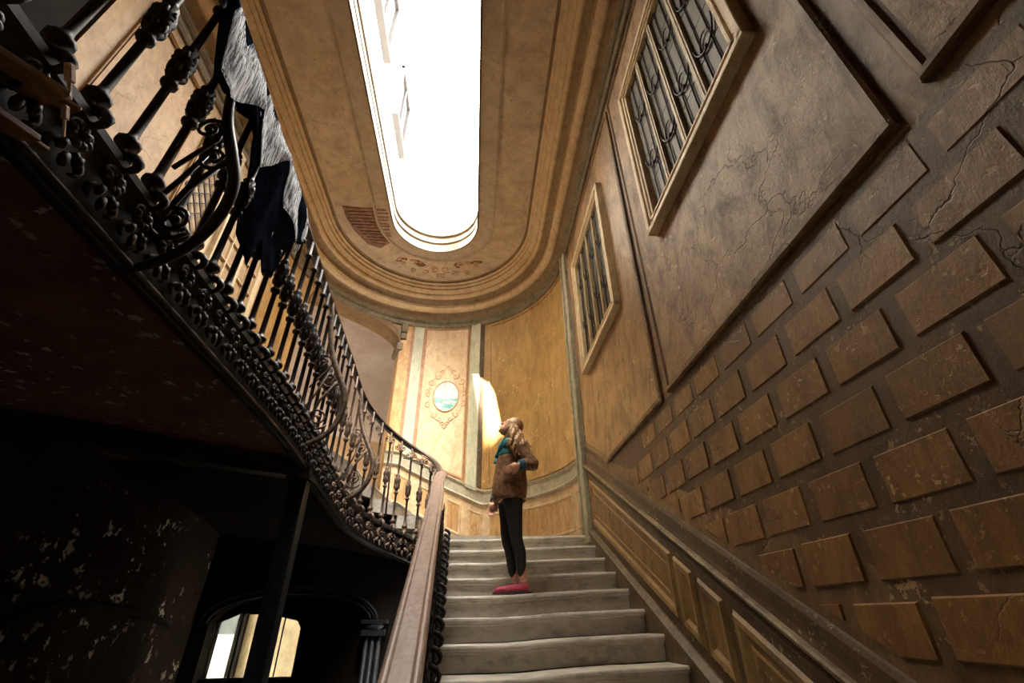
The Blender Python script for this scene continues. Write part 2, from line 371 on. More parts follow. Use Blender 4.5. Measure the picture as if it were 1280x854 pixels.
# painted block courses
def dado_top(y): return 1.5 + .5*(y-5.08) + .0
bmesh_brick = MB()
def block_mesh(L, H):
    b = MB(); d = .010; e = .008
    vs = [(0,0,0),(0,L,0),(0,L,H),(0,0,H),(-d,e,e),(-d,L-e,e),(-d,L-e,H-e),(-d,e,H-e)]
    b.add(vs, [(4,5,6,7),(0,1,5,4),(1,2,6,5),(2,3,7,6),(3,0,4,7)]); return b
def clip_poly(poly, f):     # keep f(p) >= 0
    out = []
    for i in range(len(poly)):
        a, b = poly[i], poly[(i+1)%len(poly)]; fa, fb = f(a), f(b)
        if fa >= 0: out.append(a)
        if fa*fb < 0: t = fa/(fa-fb); out.append((a[0]+(b[0]-a[0])*t, a[1]+(b[1]-a[1])*t))
    return out
full = block_mesh(.30, .168).mesh('brick', M['brick'])
rows = [1.13-.2195*i for i in range(-0, 16)]
for ri, zt in enumerate(rows):
    off = .83 if ri % 2 == 1 else 1.00
    for k in range(-12, 14):
        y0 = off + .355*k; y1 = y0+.29; z0, z1 = zt-.16, zt
        lo = lambda p: p[1] - (dado_top(p[0]) + .07)
        if y1 < -.9 or y0 > 5.4: continue
        c = [(y0,z0),(y1,z0),(y1,z1),(y0,z1)]
        if all(lo(p) > 0 for p in c) and (y1 < 4.45 or z1 < 1.0):
            j = random.uniform(-.004,.004)
            inst('brick', full, (WX+.002, y0+j, z0+random.uniform(-.003,.003)), wall_right, scale=(random.uniform(.8,1.25),1,1)); continue
        poly = clip_poly(c, lo)
        if y1 >= 4.45: poly = clip_poly(poly, lambda p: 5.6-p[0])
        if len(poly) < 3: continue
        cy_ = sum(p[0] for p in poly)/len(poly); cz_ = sum(p[1] for p in poly)/len(poly)
        if max(p[0] for p in poly)-min(p[0] for p in poly) < .06: continue
        inn = [(p[0]+(cy_-p[0])*.06, p[1]+(cz_-p[1])*.09) for p in poly]; n = len(poly)
        b = MB(); b.add([(WX+.002,*p) for p in poly]+[(WX-.008,*p) for p in inn], [tuple(range(n,2*n))]+[(i,(i+1)%n,n+(i+1)%n,n+i) for i in range(n)])
        b.build('brick', M['brick'], wall_right)
for k in range(-2, 10):       # the shallow course tucked under the panels
    y0 = .83+.355*k
    if y0 > 3.6: break
    inst('brick', full, (WX+.002, y0, 1.19), wall_right, scale=(.8,1,.85))
# joint field behind the blocks, darker
b = MB(); b.prism_x([(YB,-1.9),(YB,1.38),(4.4,1.38),(5.5,1.93),(5.72,1.93),(5.72,1.85)], WX-.002, WX+.01); b.build('block_field', M['joint'], wall_right)
# raised panels with a stepped edge
def raised_panel(poly, mat, d=.034):
    t = MB(); n = len(poly); cy_ = sum(p[0] for p in poly)/n; cz_ = sum(p[1] for p in poly)/n
    def ins(q):       # inset polygon by q (convex)
        out = []
        for i in range(n):
            p0, p1, p2 = Vector(poly[i-1]), Vector(poly[i]), Vector(poly[(i+1)%n])
            e1 = (p1-p0).normalized(); e2 = (p2-p1).normalized(); n1 = Vector((-e1.y,e1.x)); n2 = Vector((-e2.y,e2.x))
            m_ = (n1+n2); m_ = m_/max(.3, m_.dot(n1)); out.append(p1+m_*q)
        return out
    rings = [(0, 0), (0, d*.7), (.012, d), (.035, d), (.045, d*.55), (.06, d*.55)]
    vs = []
    for q, dd in rings: vs += [(WX-dd, p[0], p[1]) for p in ins(q)]
    fs = []
    for r in range(len(rings)-1): fs += [(r*n+i, r*n+(i+1)%n, (r+1)*n+(i+1)%n, (r+1)*n+i) for i in range(n)]
    t.add(vs, fs, 1); m0 = (len(rings)-1)*n
    t.add([vs[m0+i] for i in range(n)], [tuple(range(n))], 0)
    return t.build('wall_panel', [mat, M['wall_right']], wall_right)
raised_panel([(.82,1.41),(2.92,1.39),(2.97,5.05),(.82,5.05)], M['panel'])
raised_panel([(3.05,1.38),(4.66,1.385),(5.55,1.86),(5.55,5.05),(3.03,5.05)], M['panel_low'])
raised_panel([(-1.9,1.60),(.70,1.44),(.70,5.05),(-1.9,5.05)], M['panel'])

# ---- leaded windows on the right wall
def lattice_window(name, y0, y1, z0, z1, arches=True):
    root = thing_s(name)
    d = .075; f = .11
    b = MB()
    for (a0,a1,c0,c1) in ((y0,y1,z0,z0+f),(y0,y1,z1-f,z1),(y0,y0+f,z0+f,z1-f),(y1-f,y1,z0+f,z1-f)): b.box(WX-d, WX, a0, a1, c0, c1)
    for (a0,a1,c0,c1) in ((y0-.02,y1+.02,z0-.02,z0+.03),(y0-.02,y1+.02,z1-.03,z1+.02),(y0-.02,y0+.03,z0,z1),(y1-.03,y1+.02,z0,z1)): b.box(WX-d-.02, WX-.0, a0, a1, c0, c1)
    for (a0,a1,c0,c1) in ((y0+.06,y1-.06,z0+.06,z0+.085),(y0+.06,y1-.06,z1-.085,z1-.06),(y0+.06,y0+.085,z0+.06,z1-.06),(y1-.085,y1-.06,z0+.06,z1-.06)): b.box(WX-d-.014, WX-.0, a0, a1, c0, c1)
    bevel(b.build('window_frame', M['frame'], root), .006)
    iy0, iy1, iz0, iz1 = y0+f, y1-f, z0+f, z1-f
    b = MB(); b.box(WX-.006, WX-.001, iy0, iy1, iz0, iz1); b.build('blind', M['blind'], root)
    nl = 4; wl = (iy1-iy0)/nl
    for i in range(1, nl):
        y = iy0+wl*i; b = MB(); b.box(WX-.060, WX-.012, y-.026, y+.026, iz0, iz1); b.box(WX-.066, WX-.05, y-.008, y+.008, iz0, iz1)
        b.build('mullion', M['frame_in'], root)
    for j in range(1, 5):     # wooden bars of the casement behind the leadwork
        z = iz0+(iz1-iz0)*j/5; b = MB(); b.box(WX-.022, WX-.010, iy0, iy1, z-.012, z+.012); b.build('glazing_bar', M['frame_in'], root)
    for i in range(nl):
        for j in range(5):
            zz0 = iz0+(iz1-iz0)*j/5; zz1 = zz0+(iz1-iz0)/5
            b = MB(); b.box(WX-.030, WX-.026, iy0+wl*i+.026, iy0+wl*(i+1)-.026, zz0+.005, zz1-.005); b.build('pane', M['pane'], root)
    for i in range(nl):       # lead bars and arched tracery
        b = MB(); a = iy0+wl*i+.026; c = iy0+wl*(i+1)-.026; m_ = (a+c)/2; x = WX-.04
        b.tube([(x, m_-.055, iz0), (x, m_-.055, iz1)], .006, 6); b.tube([(x, m_+.055, iz0), (x, m_+.055, iz1)], .006, 6)
        for z in ([iz0+.32+.09*(i%2), iz0+.95+.09*(i%2)] if arches else [iz0+.5]):
            h = (c-a)/2
            for s_ in (-1, 1):
                b.tube([(x-.004, m_+s_*.0+s_*h*.95*math.sin(t*PI/2), z+.17*(1-math.cos(t*PI/2))+.0) for t in [k/7 for k in range(8)]], .007, 6)
                b.tube([(x-.004, m_+s_*h*.5*math.cos(t*PI/2)*1.0, z+.05+.10*math.sin(t*PI/2)) for t in [k/5 for k in range(6)]], .006, 6)
            b.ball((x-.006, m_, z+.01), .016, 6, 4)
        b.build('lead_tracery', M['came'], root)
    return root
def thing_s(name, loc=(0,0,0)):
    o = bpy.data.objects.new(name, None); C.objects.link(o); o['kind'] = 'structure'; o.location = loc; return o
lattice_window('window_1', 1.09, 2.53, 2.60, 4.42)
lattice_window('window_2', 3.56, 5.06, 2.66, 4.42)

# ---- corner post where the straight wall meets the apse, vertical trims
b = MB(); b.box(WX-.07, WX, 5.62, 5.80, LAND-.1, 5.24); b.box(WX-.10, WX-.0, 5.78, 5.83, LAND-.1, 5.24); bevel(b.build('trim_1', [M['sage_dim']], kind='structure'), .008)
# ---- dado rail, wainscot and skirting down the flight
def slope(y): return .49*(y-5.4)+1.62
ys = [5.66, -1.0]
pr = [(0,.0),(.02,-.005),(.05,.012),(.058,.024),(.058,.036),(.05,.046),(.03,.050)]
b = MB(); b.sweep([(WX, -1.2, 1.39+.5*(-6.28)), (WX, 5.68, 1.39+.5*(.6))], [(o, z-.06) for o, z in pr], 0)
b.build('trim_2', M['rail'], kind='structure')
b = MB(); b.sweep([(WX, -1.2, 1.39+.5*(-6.28)), (WX, 5.68, 1.39+.5*(.6))], [(.03,-.012),(.022,.02),(.022,.10),(.012,.125),(0,.13)]); b.build('trim_9', M['wains_dark'], kind='structure')
b = MB(); b.sweep([(WX, -1.2, 1.69-3.44-.075), (WX, 5.68, 1.69-.075)], [(0,-.10),(.02,-.10),(.02,-.04),(.03,-.02),(.03,.0)]); b.build('trim_3', M['wains_dark'], kind='structure')
rt = lambda y: 1.765+.5*(y-5.68)-.17        # underside of the rail board
sk = lambda y: nose_z(y)+.10               # top of the skirting
b = MB(); b.prism_x([(5.62,sk(5.62)-.3),(5.62,rt(5.62)+.05),(-1.2,rt(-1.2)+.05),(-1.2,sk(-1.2)-.3)], WX-.012, WX+.01); wains = b.build('wainscot', M['wains_dark'], wall_right)
def wains_panel(ya, yb):     # ya > yb ; sloping panel with moulded edge
    def q(i): return [(ya-i, sk(ya-i)+.10+i*1.15), (ya-i, rt(ya-i)-.07-i*1.1), (yb+i, rt(yb+i)-.07-i*1.1), (yb+i, sk(yb+i)+.10+i*1.15)]
    t = MB(); A, B_, D_, E_ = q(0), q(.02), q(.05), q(.07)
    vs = [(WX-.013,*p) for p in A]+[(WX-.038,*p) for p in B_]+[(WX-.034,*p) for p in D_]+[(WX-.018,*p) for p in E_]
    t.add(vs, [(r*4+i, r*4+(i+1)%4, r*4+4+(i+1)%4, r*4+4+i) for r in range(3) for i in range(4)], 1)
    t.add([(WX-.018,*p) for p in E_], [(0,1,2,3)], 0)
    if ya-yb > .5: F_, G_ = q(.10), q(.112); t.add([(WX-.0185,*p) for p in F_]+[(WX-.024,*p) for p in G_]+[(WX-.0185,*p) for p in q(.124)], [(r*4+i, r*4+(i+1)%4, r*4+4+(i+1)%4, r*4+4+i) for r in range(2) for i in range(4)], 1)
    t.build('wainscot_panel', [M['wains'], M['wains_line']], wall_right)
for ya, yb in ((5.50,3.40),(3.36,3.11),(3.05,2.78),(2.70,.8),(.7,-.9)): wains_panel(ya, yb)
b = MB()
b.sweep([(WX, -1.2, sk(-1.2)), (WX, 5.66, sk(5.66))], [(0,-.55),(.045,-.55),(.045,-.05),(.065,-.035),(.065,-.01),(.045,0),(.025,.018),(0,.02)])
b.build('baseboard_right', M['rail_dim'], kind='structure')

# ------------------------------------------------------------ apse wall
def P(a, z, r=R0): a = math.radians(a); return (CX+r*math.cos(a), CY+r*math.sin(a), z)
A0, A1 = 108.2, 158.0          # arch opening
def arch_z(a): t = (a-(A0+A1)/2)/((A1-A0)/2); return 4.72+.50*math.sqrt(max(0, 1-t*t))
GZ = 1.60
b = MB()
def wall_cols(b, a0, a1, n, zlo, zhi, r=R0, mi=0):
    b.grid([[P(a0+(a1-a0)*i/n, zlo(a0+(a1-a0)*i/n) + (zhi-zlo(a0+(a1-a0)*i/n))*j/6, r) for i in range(n+1)] for j in range(7)], mi, False)
wall_cols(b, 0, A0, 40, lambda a: .57 if a < 62 else .57+.55*min(1,(a-62)/42), 5.3)
wall_cols(b, A0, A1, 30, arch_z, 5.3)
wall_cols(b, A1, 180, 8, lambda a: 1.2, 5.3)
b.grid([[P(A0, z, r) for z in (GZ-.3, 2.5, 3.5, 4.72)] for r in (R0, R0+.42)], 1)
b.grid([[P(A1, z, r) for z in (GZ-.3, 2.5, 3.5, 4.72)] for r in (R0, R0+.42)], 1)
b.grid([[P(A0+(A1-A0)*i/30, arch_z(A0+(A1-A0)*i/30), r) for i in range(31)] for r in (R0, R0+.42)], 2)
wall_far = b.build('wall_far', [M['apse'], M['apse_orange'], M['arch_soffit']], kind='structure')
# outer shell, light-tight
b = MB(); b.grid([[P(a, z, R0+.42) for a in [0+i*A0/20 for i in range(21)]] for z in (.6, 6.3)], 0, False)
b.grid([[P(A1+i*(200-A1)/6, z, R0+.42) for i in range(7)] for z in (1.3, 6.3)], 0, False)
b.grid([[P(A0+(A1-A0)*i/30, (arch_z(A0+(A1-A0)*i/30) if z == 0 else 6.3), R0+.42) for i in range(31)] for z in (0, 1)], 0, False)
b.build('outer_masonry', M['apse_orange'], wall_far)
def strip(name, a0, a1, z0, z1, d, mat, zf=None, n=None):    # curved strip standing d proud of the wall
    n = n or max(1, int((a1-a0)/2.5)); t = MB(); rows_ = []
    zz = zf or (lambda a: z0)
    inner = [[P(a0+(a1-a0)*i/n, z, R0-d) for i in range(n+1)] for z in (0, 1)]
    g = []
    for i in range(n+1):
        a = a0+(a1-a0)*i/n; g.append([P(a, zz(a), R0-.0), P(a, zz(a), R0-d), P(a, z1 if not callable(z1) else z1(a), R0-d), P(a, z1 if not callable(z1) else z1(a), R0)])
    t.grid(g, 0, False); t.add(g[0], [(0,1,2,3)]); t.add(g[-1], [(3,2,1,0)])
    return t.build(name, mat, wall_far)
def dado_z(a):       # dado height climbs with the winding steps
    if a < 63.5: return 1.58
    if a < 102: return 1.58+.72*(a-63.5)/38.5
    return 2.30
# painted / panelled divisions, angle from the right hand corner
def ang(x): return math.degrees(math.acos((x-CX)/R0))
dz = lambda a: dado_z(a)+.25
def frame_panel(a0, a1, zf, z1, d, mat, w=.03):
    wa = math.degrees(w/R0)
    strip('panel_moulding', a0, a0+wa, 0, z1, d, mat, zf); strip('panel_moulding', a1-wa, a1, 0, z1, d, mat, zf)
    strip('panel_moulding', a0, a1, 0, z1, d, mat, lambda a: z1-w); strip('panel_moulding', a0, a1, 0, lambda a: zf(a)+w, d, mat, zf)
aM0, aM1 = ang(-.22), ang(-1.13)
strip('painted_field', aM0, aM1, 0, 5.24, .012, M['apse_pale'], dz)
frame_panel(aM0, aM1, lambda a: dz(a)+.04, 5.20, .03, M['apse_rose'])
strip('pilaster', ang(.02), ang(-.17), 0, 5.24, .05, M['sage'], lambda a: dado_z(a)+.2)
strip('pilaster_edge', ang(.09), ang(.03), 0, 5.24, .02, M['wains_dark'], lambda a: dado_z(a)+.2)
strip('pilaster', ang(-1.16), ang(-1.36), 0, 5.24, .03, M['sage'], dz)
strip('pilaster_edge', ang(-1.13), ang(-1.17), 0, 5.24, .035, M['apse_rose'], dz)
strip('pilaster_edge', ang(-1.36), ang(-1.42), 0, 5.24, .02, M['apse_rose'], dz)
strip('painted_field', ang(-1.42), A0-.4, 0, 5.24, .012, M['apse_orange'], dz)
frame_panel(2.5, 62, lambda a: 1.87, 5.18, .02, M['apse'], .05)
# corbel and impost block at the arch
b = MB()
for a_, z0_, z1_, d_ in ((A0-1.2, 5.0, 5.24, .10), (A0-1.2, 4.86, 5.02, .06)):
    b.prism([P(a_-1.6,0,R0)[:2], P(a_-1.6,0,R0-d_)[:2], P(a_+1.6,0,R0-d_)[:2], P(a_+1.6,0,R0)[:2]], z0_, z1_)
bevel(b.build('corbel', M['cornice_grey'], wall_far), .01)
b = MB(); b.prism([P(A0-1.5,0,R0)[:2], P(A0-1.5,0,R0-.06)[:2], P(A0+1.6,0,R0-.06)[:2], P(A0+1.6,0,R0+.44)[:2], P(A0,0,R0+.44)[:2]], 4.60, 4.76)
bevel(b.build('impost', M['cornice_grey'], wall_far), .01)
g = []      # archivolt
for i in range(31):
    a = A0+(A1-A0)*i/30; z = arch_z(a); g.append([P(a, z, R0), P(a, z, R0-.035), P(a, min(z+.16, 5.24), R0-.035), P(a, min(z+.16, 5.24), R0)])
b = MB(); b.grid(g, 0, False); b.build('archivolt', M['arch_soffit'], wall_far)
# dado: band with two mouldings, wainscot panels beneath
def dado_band(a0, a1, n=50):
    t = MB(); g = []
    prof = [(0,.0),(.05,.0),(.065,.02),(.05,.045),(.02,.05),(.02,.20),(.04,.215),(.055,.24),(.03,.26),(0,.265)]
    for i in range(n+1):
        a = a0+(a1-a0)*i/n; g.append([P(a, dado_z(a)+z, R0-o) for o, z in prof])
    t.grid(g, 0, False); t.add(g[0], [tuple(range(len(prof)))]); return t.build('trim_4', M['sage_dim'], kind='structure')
dado_band(0, A0)
strip('wainscot', 0, A0, 0, lambda a: dado_z(a), .015, M['panelwood_light'], lambda a: LAND-.1, 44)
def apse_panel(a0, a1):
    zl = lambda a: (LAND+.12 if a < 66 else LAND+.12+(dado_z(a)-1.58)*1.0); zh = lambda a: dado_z(a)-.12
    n = max(2, int((a1-a0)/3)); t = MB()
    rr = [(0,.016),(.012,.034),(.032,.03),(.044,.018)]
    da = lambda q: math.degrees(q/R0)
    loops = []
    for q, d in rr:
        aa = [a0+da(q)+(a1-a0-2*da(q))*i/n for i in range(n+1)]
        loops.append([P(a, zl(a)+q, R0-d) for a in aa] + [P(a, zh(a)-q, R0-d) for a in aa[::-1]])
    m_ = len(loops[0]); t.add([p for l in loops for p in l], [(r*m_+i, r*m_+(i+1)%m_, (r+1)*m_+(i+1)%m_, (r+1)*m_+i) for r in range(3) for i in range(m_)], 1)
    q, d = rr[-1]; aa = [a0+da(q)+(a1-a0-2*da(q))*i/n for i in range(n+1)]
    t.grid([[P(a, zl(a)+q, R0-d) for a in aa], [P(a, zh(a)-q, R0-d) for a in aa]], 0, False)
    t.build('wainscot_panel', [M['panelwood'], M['panelwood_light']], wall_far)
for a0, a1 in ((2.5,9.5),(12.5,50),(54,61),(63.5,70),(73,80),(83,92),(95,104)): apse_panel(a0, a1)

# painted oval seascape with faded scroll ornament
opx = bpy.data.objects.new('oval_painting', None); C.objects.link(opx)
acen = ang(-.62)
opx.location = P(acen, 3.66, R0-.012)
tag(opx, 'faded oval seascape with pale sky and teal sea, painted high on the curved far wall', 'painting')
def on_wall(u, v, d): return P(acen - math.degrees(u/R0), 3.66+v, R0-d)     # u to the right
b = MB(); N = 40; vs = [on_wall(0,0,.022)]
for rr_ in (.5, 1.0):
    for i in range(N): vs.append(on_wall(.235*rr_*math.cos(2*PI*i/N), .30*rr_*math.sin(2*PI*i/N), .022))
b.add(vs, [(0,1+i,1+(i+1)%N) for i in range(N)] + [(1+i, 1+N+i, 1+N+(i+1)%N, 1+(i+1)%N) for i in range(N)]); b.build('canvas', M['sea'], opx)
b = MB(); b.tube([on_wall(.25*math.cos(2*PI*i/N), .315*math.sin(2*PI*i/N), .02) for i in range(N+1)], .014, 6, cap=False); b.build('oval_border', M['flora'], opx)
def spiral(c, r0, turns, a0, sgn=1, n=26, shrink=.12):
    return [(c[0]+(r0*(1-(1-shrink)*t))*math.cos(a0+sgn*turns*2*PI*t), c[1]+(r0*(1-(1-shrink)*t))*math.sin(a0+sgn*turns*2*PI*t)) for t in [i/n for i in range(n+1)]]
b = MB()
for s_ in (-1, 1):
    for (cx_, cy_, r_, tr, a_, sg) in ((.30,.30,.07,1.2,PI*1.2,1),(.17,.42,.07,1.2,PI*.2,-1),(.10,.52,.05,1.1,0,1),(.33,.05,.06,1.2,PI*1.5,1),(.33,-.18,.065,1.2,PI*.5,-1),(.22,-.38,.065,1.2,PI*.8,1),(.10,-.46,.05,1.2,0,-1),(.04,-.56,.045,1.1,0,1),(.34,.16,.04,1,0,-1)):
        sp = spiral((cx_, cy_), r_, tr, a_, sg); b.tube([on_wall(s_*u, v, .013) for u, v in sp], [.016*(1-.6*i/26) for i in range(27)], 5)
    b.tube([on_wall(s_*u, v, .016) for u, v in [(0,-.66),(.05,-.6),(.10,-.5),(.2,-.45),(.29,-.3),(.33,-.1),(.32,.1),(.33,.25),(.26,.38),(.12,.47),(.05,.6),(0,.66)]], .007, 5)
b.build('scroll_ornament', M['flora'], opx)

# ------------------------------------------------------------ cornice and ceiling
ZC = 6.0
def st_sweep(name, prof, mats, mi=None, **kw):
    t = MB()
    for i in range(len(prof)-1):
        (o0, z0), (o1, z1) = prof[i], prof[i+1]
        p0 = stadium(R0-o0, z0); p1 = stadium(R0-o1, z1)
        t.grid([p0, p1], (mi[i] if mi else 0), False)
    return t.build(name, mats, **kw)
def quart(o0, z0, o1, z1, n=5, convex=True):
    out = []
    for i in range(1, n+1):
        t = i/n*PI/2
        out.append((o0+(o1-o0)*(math.sin(t) if convex else 1-math.cos(t)), z0+(z1-z0)*((1-math.cos(t)) if convex else math.sin(t))))
    return out
st_sweep('trim_5', [(0,5.20),(.03,5.20),(.05,5.225),(.05,5.245),(.035,5.25),(.035,5.31),(.06,5.32),(.09,5.345),(.09,5.37),(.05,5.375),(.05,5.38)], M['cornice_grey'], kind='structure')
st_sweep('trim_6', [(.05,5.375)] + quart(.05,5.375,.16,5.50,5,False) + [(.18,5.50)] + quart(.18,5.50,.27,5.57,4,True) + [(.29,5.57),(.29,5.60)] + quart(.29,5.60,.38,5.69,5,False) + [(.40,5.69)] + quart(.40,5.69,.45,5.75,4) + [(.45,5.78),(.52,5.84),(.52,5.87),(.56,5.90),(.56,5.93),(.60,5.955),(.60,5.985),(.64,5.985),(.64,ZC)], [M['cornice'], M['cornice_lit'], M['cornice_shade']], [2,2,2,2,2,0,1,1,1,1,0,0,2,2,2,2,2,0,1,1,1,1,0,1,0,1,0,1,2,2,1,1,1,1], kind='structure')  # rolls lightened and coves darkened: shading contrast put into the colour
RS, YN = .74, 2.2       # skylight half width, centre of its near round end
def slot(R, z, n=24):
    return [(CX+.05+R*math.cos(t), CY+R*math.sin(t), z) for t in [PI*i/n for i in range(n+1)]] + [(CX+.05+R*math.cos(t), YN+R*math.sin(t), z) for t in [PI+PI*i/n for i in range(n+1)]]
def ring(b, l0, l1, mi=0):
    n = len(l0); b.add(l0+l1, [(i, (i+1)%n, n+(i+1)%n, n+i) for i in range(n)], mi)
b = MB()
def stad_closed(R, z, n=24, cx=CX):
    return [(cx+R*math.cos(t), CY+R*math.sin(t), z) for t in [PI*i/n for i in range(n+1)]] + [(cx+R*math.cos(t), YN-.3+R*math.sin(t), z) for t in [PI+PI*i/n for i in range(n+1)]]
outer = stad_closed(2.3, ZC)
outer2 = [(x if abs(x-CX) < 2.2 else x, y, z) for x, y, z in outer]
ring(b, slot(RS+.30, ZC), [(x, y, z) for x, y, z in outer])
b.box(LX, WX, YB, YN-.3, ZC, ZC+.05)
for y0_, y1_ in ((CY+.0, CY+2.8),): pass
ceiling = b.build('ceiling', M['ceil'], kind='structure')
b = MB(); ring(b, slot(RS+.30, ZC-.0), slot(RS+.30, ZC-.035)); ring(b, slot(RS+.30, ZC-.035), slot(RS+.27, ZC-.045)); ring(b, slot(RS+.27, ZC-.045), slot(RS+.24, ZC-.02)); ring(b, slot(RS+.24, ZC-.02), slot(RS+.02, ZC-.02))
b.build('ceiling_border', M['ceil_band'], ceiling)
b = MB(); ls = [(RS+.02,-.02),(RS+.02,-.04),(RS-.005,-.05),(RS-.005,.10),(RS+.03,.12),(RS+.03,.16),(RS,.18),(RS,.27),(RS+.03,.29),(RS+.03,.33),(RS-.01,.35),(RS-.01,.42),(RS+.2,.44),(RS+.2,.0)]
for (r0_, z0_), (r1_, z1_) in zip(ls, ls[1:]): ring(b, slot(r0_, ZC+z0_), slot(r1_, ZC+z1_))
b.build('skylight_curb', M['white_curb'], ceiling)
# patch of exposed lath with a broken plaster edge
b = MB(); poly = [(-2.42,5.55),(-1.62,5.62),(-1.60,5.95),(-1.68,6.35),(-1.95,6.55),(-2.15,6.45),(-2.34,6.12),(-2.40,5.8)]
poly = [(p[0]+random.uniform(-.02,.02), p[1]) for p in poly]; b.prism(poly, ZC-.012, ZC-.002); b.build('exposed_lath_field', M['lath'], ceiling)
for i in range(12):
    y = 5.60+.075*i; x0_ = -2.38+max(0, (y-5.9))*.55; x1_ = -1.64-max(0, y-6.2)*.6
    t = MB(); t.bar((x0_+random.uniform(0,.06), y, ZC-.018), (x1_-random.uniform(0,.06), y+random.uniform(-.015,.015), ZC-.018), .045, .012); t.build('lath', M['lath'], ceiling)
# faded painted garlands on the ceiling
b = MB()
for s_, col in ((-1,0),(1,0)):
    for k in range(16):
        u = s_*(.30+.5*random.random()); v = 6.98 - (abs(u)-.3)*.25 + random.uniform(-.07,.07)
        b.ball((CX+.05+u, v, ZC-.004), (random.uniform(.03,.07), random.uniform(.02,.05), .008), 7, 4, k % 2)
for s_ in (-1,1):
    for (cx_, cy_, r_, sg) in ((.12,7.10,.10,1),(.28,7.20,.08,-1),(.05,7.28,.07,1),(.55,7.15,.07,1),(.7,6.95,.06,-1)):
        b.tube([(CX+.05+s_*u, v, ZC-.004) for u, v in spiral((cx_,cy_), r_, 1.2, 1.0, sg)], .010, 5, 1)
b.build('painted_garland', [M['flora_green'], M['flora']], ceiling)
# roof slab above so that daylight comes only through the skylight
b = MB(); ring(b, slot(RS+.2, ZC+.44), stad_closed(3.6, ZC+.44)); b.box(-5.5, 2.0, -4.0, YN-1.0, ZC+.3, ZC+.4); b.box(1.4, 3, -4, 9.5, ZC+.3, ZC+.42); b.box(-9, -3.2, -4, 12, ZC+.3, ZC+.42)
b.box(-9, 3, 6.72, 8.74, .36, .45); b.box(-9, 3, 8.9, 12.3, .36, .45); b.build('roof_and_yard_cover', M['court'], kind='structure')  # low covers added to dim the yard, with a gap lighting the pale wall

# ------------------------------------------------------------ court above the skylight
b = MB(); b.box(-2.9, -2.6, -9, 14, ZC+.42, 18.4); court = b.build('wall_court', M['court'], kind='structure')
def court_window(nm, y0, y1, z0, z1):
    r = thing_s(nm); t = MB()
    t.box(-2.6,-2.42,y0,y1,z0-.14,z0); t.box(-2.6,-2.5,y0,y0+.12,z0,z1); t.box(-2.6,-2.5,y1-.12,y1,z0,z1); t.box(-2.6,-2.5,y0,y1,z1-.12,z1); t.box(-2.6,-2.52,(y0+y1)/2-.04,(y0+y1)/2+.04,z0,z1)
    t.build('window_frame', M['court_trim'], r)
    t = MB(); t.box(-2.6,-2.585,y0+.12,(y0+y1)/2-.04,z0,z1-.12); t.build('pane', M['court_trim'], r)
    t = MB(); t.box(-2.6,-2.585,(y0+y1)/2+.04,y1-.12,z0,z1-.12); t.build('pane', M['court_trim'], r)
court_window('window_3', 4.7, 6.2, 11.9, 14.4); court_window('window_4', 7.5, 8.95, 11.9, 14.2)
b = MB(); b.box(-2.6, -.2, -1.9, -1.5, ZC+.4, 14.3); b.build('wall_sun_blocker', M['court'], kind='structure')  # unseen block added above the roof to cut off the lower sun patch

# ------------------------------------------------------------ left gallery wall, back wall, floor
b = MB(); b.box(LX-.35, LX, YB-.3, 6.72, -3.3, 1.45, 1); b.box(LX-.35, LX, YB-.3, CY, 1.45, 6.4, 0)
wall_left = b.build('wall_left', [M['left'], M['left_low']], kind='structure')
def lp(y0, y1, z0, z1, w=.05, d=.03):
    t = MB()
    for (a,b_,c,e) in ((y0,y1,z0,z0+w),(y0,y1,z1-w,z1),(y0,y0+w,z0+w,z1-w),(y1-w,y1,z0+w,z1-w)):
        t.box(LX, LX+d, a, b_, c, e); t.box(LX+d, LX+d+.012, a+w*.3, b_-w*.3 if b_-a > .1 else b_-.015, c+w*.3, e-w*.3 if e-c > .1 else e-.015)
    t.build('panel_moulding', M['left_trim'], wall_left)
lp(2.25, 3.25, 2.75, 5.05); lp(3.42, 3.95, 2.75, 5.05); lp(-1.4, .1, 2.75, 5.05)
t = MB(); t.box(LX, LX+.04, YB, CY, 2.42, 2.52); t.box(LX, LX+.06, YB, CY, 2.50, 2.54); t.build('trim_7', M['left_trim'], kind='structure')
t = MB(); t.box(LX, LX+.05, 3.98, 4.10, 1.6, 5.2); t.build('pilaster', M['gold_frame'], wall_left)
t = MB(); t.box(LX, LX+.05, 5.50, 5.72, 1.6, 5.2); t.build('pilaster', M['left_trim'], wall_left)
r = thing_s('door_2', (LX, .9, GZ)); t = MB(); t.box(LX, LX+.02, .3, 2.0, GZ, 5.1); t.build('dark_opening', M['dark'], r)  # flat panel, darkness of the doorway opening put into its colour
t = MB(); t.box(LX, LX+.06, .2, .3, GZ, 5.2); t.box(LX, LX+.06, 2.0, 2.1, GZ, 5.2); t.build('door_frame', M['left_trim'], r)
# glazed gallery door
r = thing_s('door_1', (LX, 4.75, GZ))
t = MB(); 
for a,b_,c,e in ((4.2,4.30,GZ,4.55),(5.2,5.30,GZ,4.55),(4.2,5.3,4.45,4.55),(4.3,5.2,GZ,GZ+.9),(4.71,4.79,GZ,4.45)): t.box(LX, LX+.06, a, b_, c, e)
bevel(t.build('door_frame', M['gold_frame'], r), .006)
for j in range(6):
    z0 = GZ+.9+.325*j
    for i in range(2):
        y0 = 4.30+.49*i; t = MB(); t.box(LX, LX+.015, y0, y0+.41, z0, z0+.31); t.build('pane', M['left'], r)
        t = MB(); t.box(LX+.01, LX+.045, y0, y0+.41, z0-.014, z0+.0); t.box(LX+.01, LX+.045, y0+.195, y0+.215, z0, z0+.31); t.build('glazing_bar', M['gold_frame'], r)
